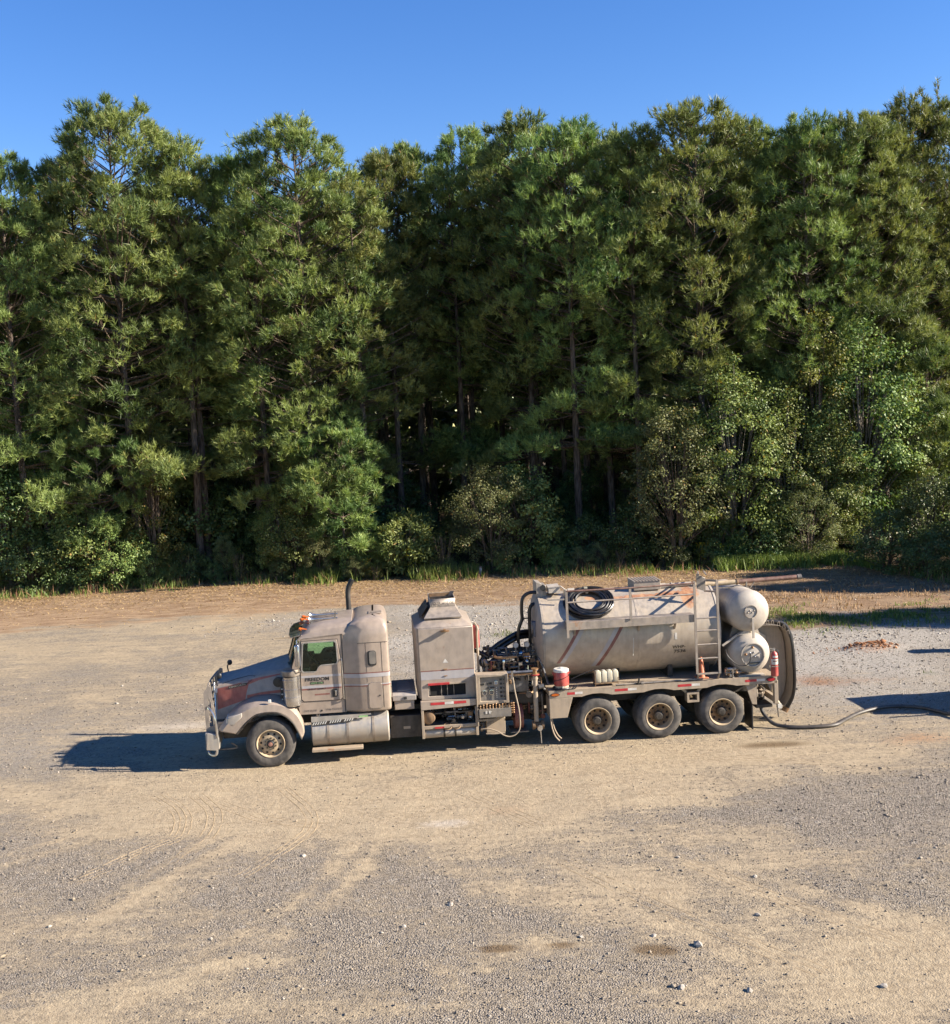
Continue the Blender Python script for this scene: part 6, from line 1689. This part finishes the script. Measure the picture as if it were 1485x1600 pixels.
for x, z in ((11.86, 2.43), (11.98, 2.43), (12.10, 2.43), (12.25, 2.38), (12.38, 2.30), (12.48, 2.16)):
    m.tube(smooth_path([(x, .62, z - .02), (x + .01, .62, z + .08), (x + .05, .62, z + .09), (x + .06, .62, z + .0)], 3), .008, 5)
    m.tube(smooth_path([(x, 1.5, z - .02), (x + .01, 1.5, z + .08), (x + .05, 1.5, z + .09), (x + .06, 1.5, z + .0)], 3), .008, 5)
m.build('hose_hook', M['galv'], hr)
MB().bar((11.62, .62, 2.32), (12.02, .90, 2.06), .05, .08).bar((12.02, .90, 2.06), (12.04, .98, 1.86), .05, .05).build('rack_arm', M['propane'], hr)
# ------------------------------------------------------------------ things resting on or hung from the truck (given in truck coordinates)
def on_truck(name, base, label, cat, group=None):
    w = TM @ Vector(base)
    return empty(name, w, TA, label=label, cat=cat, group=group)
# coiled hose on the catwalk
B = (7.63, .5, 2.91)
hc = on_truck('hose_coil', B, 'big coil of black hose hung behind the catwalk rail on top of the tank', 'hose')
rs = random.Random(3)
e1, e2 = Vector((1, 0, 0)), Vector((0, .80, .60)).normalized()
e3 = e1.cross(e2)
m = MB()
pts = []
N = 40
for lap in range(24):
    r = .34 + .20 * rs.random()
    ox, oy, oz = rs.uniform(-.06, .06), rs.uniform(-.03, .03), .02 + .11 * rs.random()
    for k in range(N):
        a = 2 * math.pi * k / N
        p = e1 * (ox + r * 1.04 * math.cos(a)) + e2 * (.50 + oy + r * .90 * math.sin(a)) + e3 * (oz + .05 + .02 * math.sin(2 * a + lap))
        pts.append(p + Vector((0, -.22, -.05)))
m.tube(pts, .027, 7)
m.build('hose', M['hose_black'], hc)
MB().box(-.045, .04, -.09 + .45, -.05 + .45, .50, .68).bar((-.2, .42, .64), (.05, .40, .66), .02, .02).build('hose_strap', M['jug'], hc)
# hoses hung round the rear rack: one by one
path = [(11.75, 0, 2.50), (12.20, 0, 2.48), (12.44, 0, 2.39), (12.57, 0, 2.18), (12.63, 0, 1.88), (12.65, 0, 1.42), (12.65, 0, .98), (12.59, 0, .60), (12.46, 0, .32)]
labs = ['nearest black hose hung over the rounded rack at the rear of the truck', 'second black hose hung over the rear rack behind the nearest one', 'third black hose over the rear rack, between its neighbours', 'farthest black hose hung over the rounded rear rack of the truck']
for k in range(4):
    o = on_truck('rack_hose', (12.44, .68 + k * .13, .30), labs[k], 'hose', 'hoses hung on the rear rack')
    pp = smooth_path([(x - 12.44 + .02 * math.sin(k * 2.1 + i) + (.03 * k if i > 2 else 0), .05 * math.sin(i * .9 + k), z - .30 - .02 * k) for i, (x, _, z) in enumerate(path)], 5)
    MB().tube(pp, .044, 10).build('hose', M['hose_black'], o)
    MB().cyl(pp[-1], pp[-1] + (pp[-1] - pp[-2]).normalized() * .11, .055, n=12).build('coupling', M['brass'], o)
o = on_truck('pale_hose', (12.2, .66, .45), 'short pale hose curving down beside the rear post of the truck', 'hose')
MB().tube(smooth_path([(-.06, 0, .50), (-.10, 0, .42), (-.08, 0, .22), (.02, 0, .06), (.06, 0, .0)]), .03, 8).build('hose', M['jug'], o)
MB().box(.0, .10, -.05, .05, -.10, .0).build('hose_end', M['white'], o)
# water cooler with its strap
o = on_truck('water_cooler', (6.83, .17, 1.316), 'red round water cooler with white lid strapped on the deck corner', 'cooler')
m = MB().lathe([(.001, 0), (.155, 0), (.165, .02), (.168, .16), (.172, .17)], (0, 0, 0), (0, 0, 1), 32).build('cooler_base', M['cooltan'], o)
MB().lathe([(.174, .10), (.178, .11), (.178, .41), (.172, .42)], (0, 0, 0), (0, 0, 1), 32).build('cooler_body', M['red'], o)
MB().lathe([(.182, .42), (.184, .43), (.182, .475), (.165, .49), (.05, .495), (.04, .52), (.001, .52)], (0, 0, 0), (0, 0, 1), 32).build('lid', M['white'], o)
MB().box(-.21, -.175, -.03, .03, .36, .41).box(.175, .21, -.03, .03, .36, .41).build('handle', M['red'], o)
MB().cyl((0, -.17, .08), (0, -.22, .08), .018, n=8).build('tap', M['white'], o)
MB().tube([(.185 * math.cos(a), .185 * math.sin(a), .30 - .12 * math.sin(a * .5 + .6)) for a in [2 * math.pi * k / 24 for k in range(24)]], .008, 5, closed=True).build('bungee', M['black'], o)
MB().tube([(.20 * math.cos(a) - .0, .19 * math.sin(a), .035) for a in [2 * math.pi * k / 24 for k in range(24)]], .022, 6, closed=True).build('base_ring', M['black'], o)
o = on_truck('red_strap', (7.06, .15, 1.318), 'thin chain and strap running up from the red cooler to the white jugs', 'chain')
MB().tube(smooth_path([(0, 0, .22), (.18, 0, .29), (.40, .02, .36), (.58, .03, .40)]), .010, 5).tube(smooth_path([(-.02, -.13, .02), (.12, -.10, .10), (.05, -.12, .02), (-.1, -.14, .01)]), .014, 5).build('chain', M['black'], o)
# jugs in their rack
jl = ['pale plastic jug at the front of the row on the deck', 'pale plastic jug second in the row on the deck', 'pale plastic jug third in the row on the deck', 'pale plastic jug at the rear of the row on the deck']
j0 = None
for k in range(4):
    base = (7.715 + .137 * k, .26, 1.40)
    if j0 is None:
        j0 = o = on_truck('plastic_jug', base, jl[k], 'jug', 'jugs in the deck rack')
        m = MB().loft([[(x, y, z) for x, y in rrect(-.063 * s, .063 * s, -.10 * s, .10 * s, .018)] for z, s in ((0, .96), (.012, 1.04), (.225, 1.04), (.262, .86), (.272, .5))])
        m.build('jug_body', M['jug'], o)
        MB().cyl((0, -.02, .25), (0, -.02, .285), .028, n=12).build('cap', M['white'], o)
        MB().tube(smooth_path([(0, .01, .24), (0, .06, .265), (0, .09, .22), (0, .09, .17)], 3), .012, 6).build('handle', M['jug'], o)
    else:
        o = copy_tree(j0, None); o.location = TM @ Vector(base)
        o['label'] = jl[k]
        o.rotation_euler = (0, 0, TA + rs.uniform(-.08, .08))
o = on_truck('jug_rack', (7.90, .26, 1.316), 'rusty angle-iron rack holding the row of pale jugs', 'rack')
MB().box(-.28, .28, -.14, -.13, .06, .09).box(-.28, .28, .12, .13, .06, .09).box(-.28, .28, -.13, .12, .06, .083).build('tray', M['rim_rust'], o)
m = MB()
for x in (-.275, .265):
    for y in (-.14, .12): m.box(x, x + .012, y, y + .012, 0, .20 if x > 0 else .36)
m.build('rack_post', M['rim_rust'], o)
# traffic cone on the deck behind the ladder
o = on_truck('traffic_cone', (10.23, .28, 1.318), 'faded orange traffic cone standing on the deck behind the ladder', 'cone')
MB().box(-.14, .14, -.14, .14, 0, .03).build('cone_base', M['orange'], o, .01)
MB().lathe([(.105, .03), (.095, .05), (.03, .49), (.022, .50), (.001, .50)], (0, 0, 0), (0, 0, 1), 20).build('cone_body', M['orange'], o)
# extinguisher on the rear corner
o = on_truck('fire_extinguisher', (11.90, -.06, 1.32), 'red fire extinguisher with white label strapped at the rear deck corner', 'extinguisher')
MB().lathe([(.001, 0), (.07, 0), (.085, .015), (.087, .04), (.087, .50), (.075, .55), (.04, .585), (.03, .60), (.001, .60)], (0, 0, 0), (0, 0, 1), 24).build('cylinder', M['red'], o)
def arc_patch(r, z0, z1, a0, a1):
    vs, fs = [], []
    for k in range(9):
        a = R(a0 + (a1 - a0) * k / 8)
        vs += [(r * math.cos(a), r * math.sin(a), z0), (r * math.cos(a), r * math.sin(a), z1)]
    for k in range(8): fs.append((2 * k, 2 * k + 2, 2 * k + 3, 2 * k + 1))
    return MB().add(vs, fs)
arc_patch(.0885, .29, .42, 200, 350).build('label_sheet', M['tape_white'], o)
arc_patch(.0885, .455, .50, 230, 320).build('label_sheet', M['tape_white'], o)
arc_patch(.0890, .36, .385, 230, 320).build('label_band', M['red_dark'], o)
MB().cyl((0, 0, .60), (0, 0, .64), .03, n=10).box(-.09, .03, -.012, .012, .655, .672).bar((-.08, 0, .62), (.02, 0, .65), .018, .018).build('valve_head', M['chrome'], o)
MB().tube(smooth_path([(.03, -.02, .63), (.09, -.03, .60), (.105, -.03, .45), (.10, -.03, .25)], 4), .011, 6).build('discharge_hose', M['black'], o)
MB().lathe([(.089, 0), (.093, 0), (.093, .02), (.089, .02)], (0, 0, .235), (0, 0, 1), 24).box(-.11, -.088, -.02, .03, .20, .27).build('strap', M['chrome'], o)
# suction hose running off over the ground
gh = empty('ground_hose', (7.2, 26.2, 0), 0, label='long dark suction hose lying on the ground behind the truck', cat='hose')
st = TM @ Vector((11.72, .45, .62))
pts = [st, TM @ Vector((11.74, .40, .35)), Vector((6.92, 26.35, .10)), Vector((7.35, 26.18, .05)), Vector((7.85, 26.12, .05)), Vector((8.35, 26.22, .05)), Vector((8.75, 26.65, .05)), Vector((9.25, 27.15, .05)), Vector((9.85, 27.5, .05)), Vector((10.4, 27.55, .05)), Vector((10.85, 27.3, .05)), Vector((11.15, 26.8, .05)), Vector((11.6, 26.1, .05)), Vector((12.6, 25.7, .05)), Vector((14.5, 26.3, .05))]
MB().tube([p - Vector((7.2, 26.2, 0)) for p in smooth_path(pts, 6)], .046, 10).build('hose', M['hose'], gh)
# unseen things added past the right edge to throw shadows into view
tr = empty('shadow_trailer', (13.0, 26.6, 0), R(6), label='low trailer with two pipes, parked beyond the right edge behind the hose', cat='trailer')
MB().box(0, 6, -.2, 1.9, .85, 1.05).build('bed', M['dark'], tr, .01)
MB().box(.1, 1.6, .0, 1.7, 1.05, 1.75).build('box', M['steel'], tr, .01)
for x in (2.6, 4.0):
    for y in (-.2, 1.62): tyre_mb(.48, .26, .27).build('tyre', M['rubber'], tr, loc=(x, y, .47))
MB().tube([(-.6, -.15, 1.25), (5.8, -.15, 1.25)], .05).tube([(-.9, .1, .60), (5.8, .1, .95)], .05).build('pipe', M['pipe_brown'], tr)
MB().box(.3, .4, .0, .1, 0, .85).box(.3, .4, 1.6, 1.7, 0, .85).build('leg', M['dark'], tr)
dr = empty('shadow_drum', (15.05, 33.55, 0), 0, label='dark blue steel drum just outside the right edge of the yard', cat='drum')  # unseen drum, added only for its shadow
MB().lathe([(.001, 0), (.29, 0), (.30, .02), (.29, .03), (.29, .29), (.30, .30), (.29, .31), (.29, .58), (.30, .59), (.29, .60), (.29, .86), (.30, .87), (.28, .88), (.001, .87)], (0, 0, 0), (0, 0, 1), 24).build('drum_body', M['machine_blue'], dr)
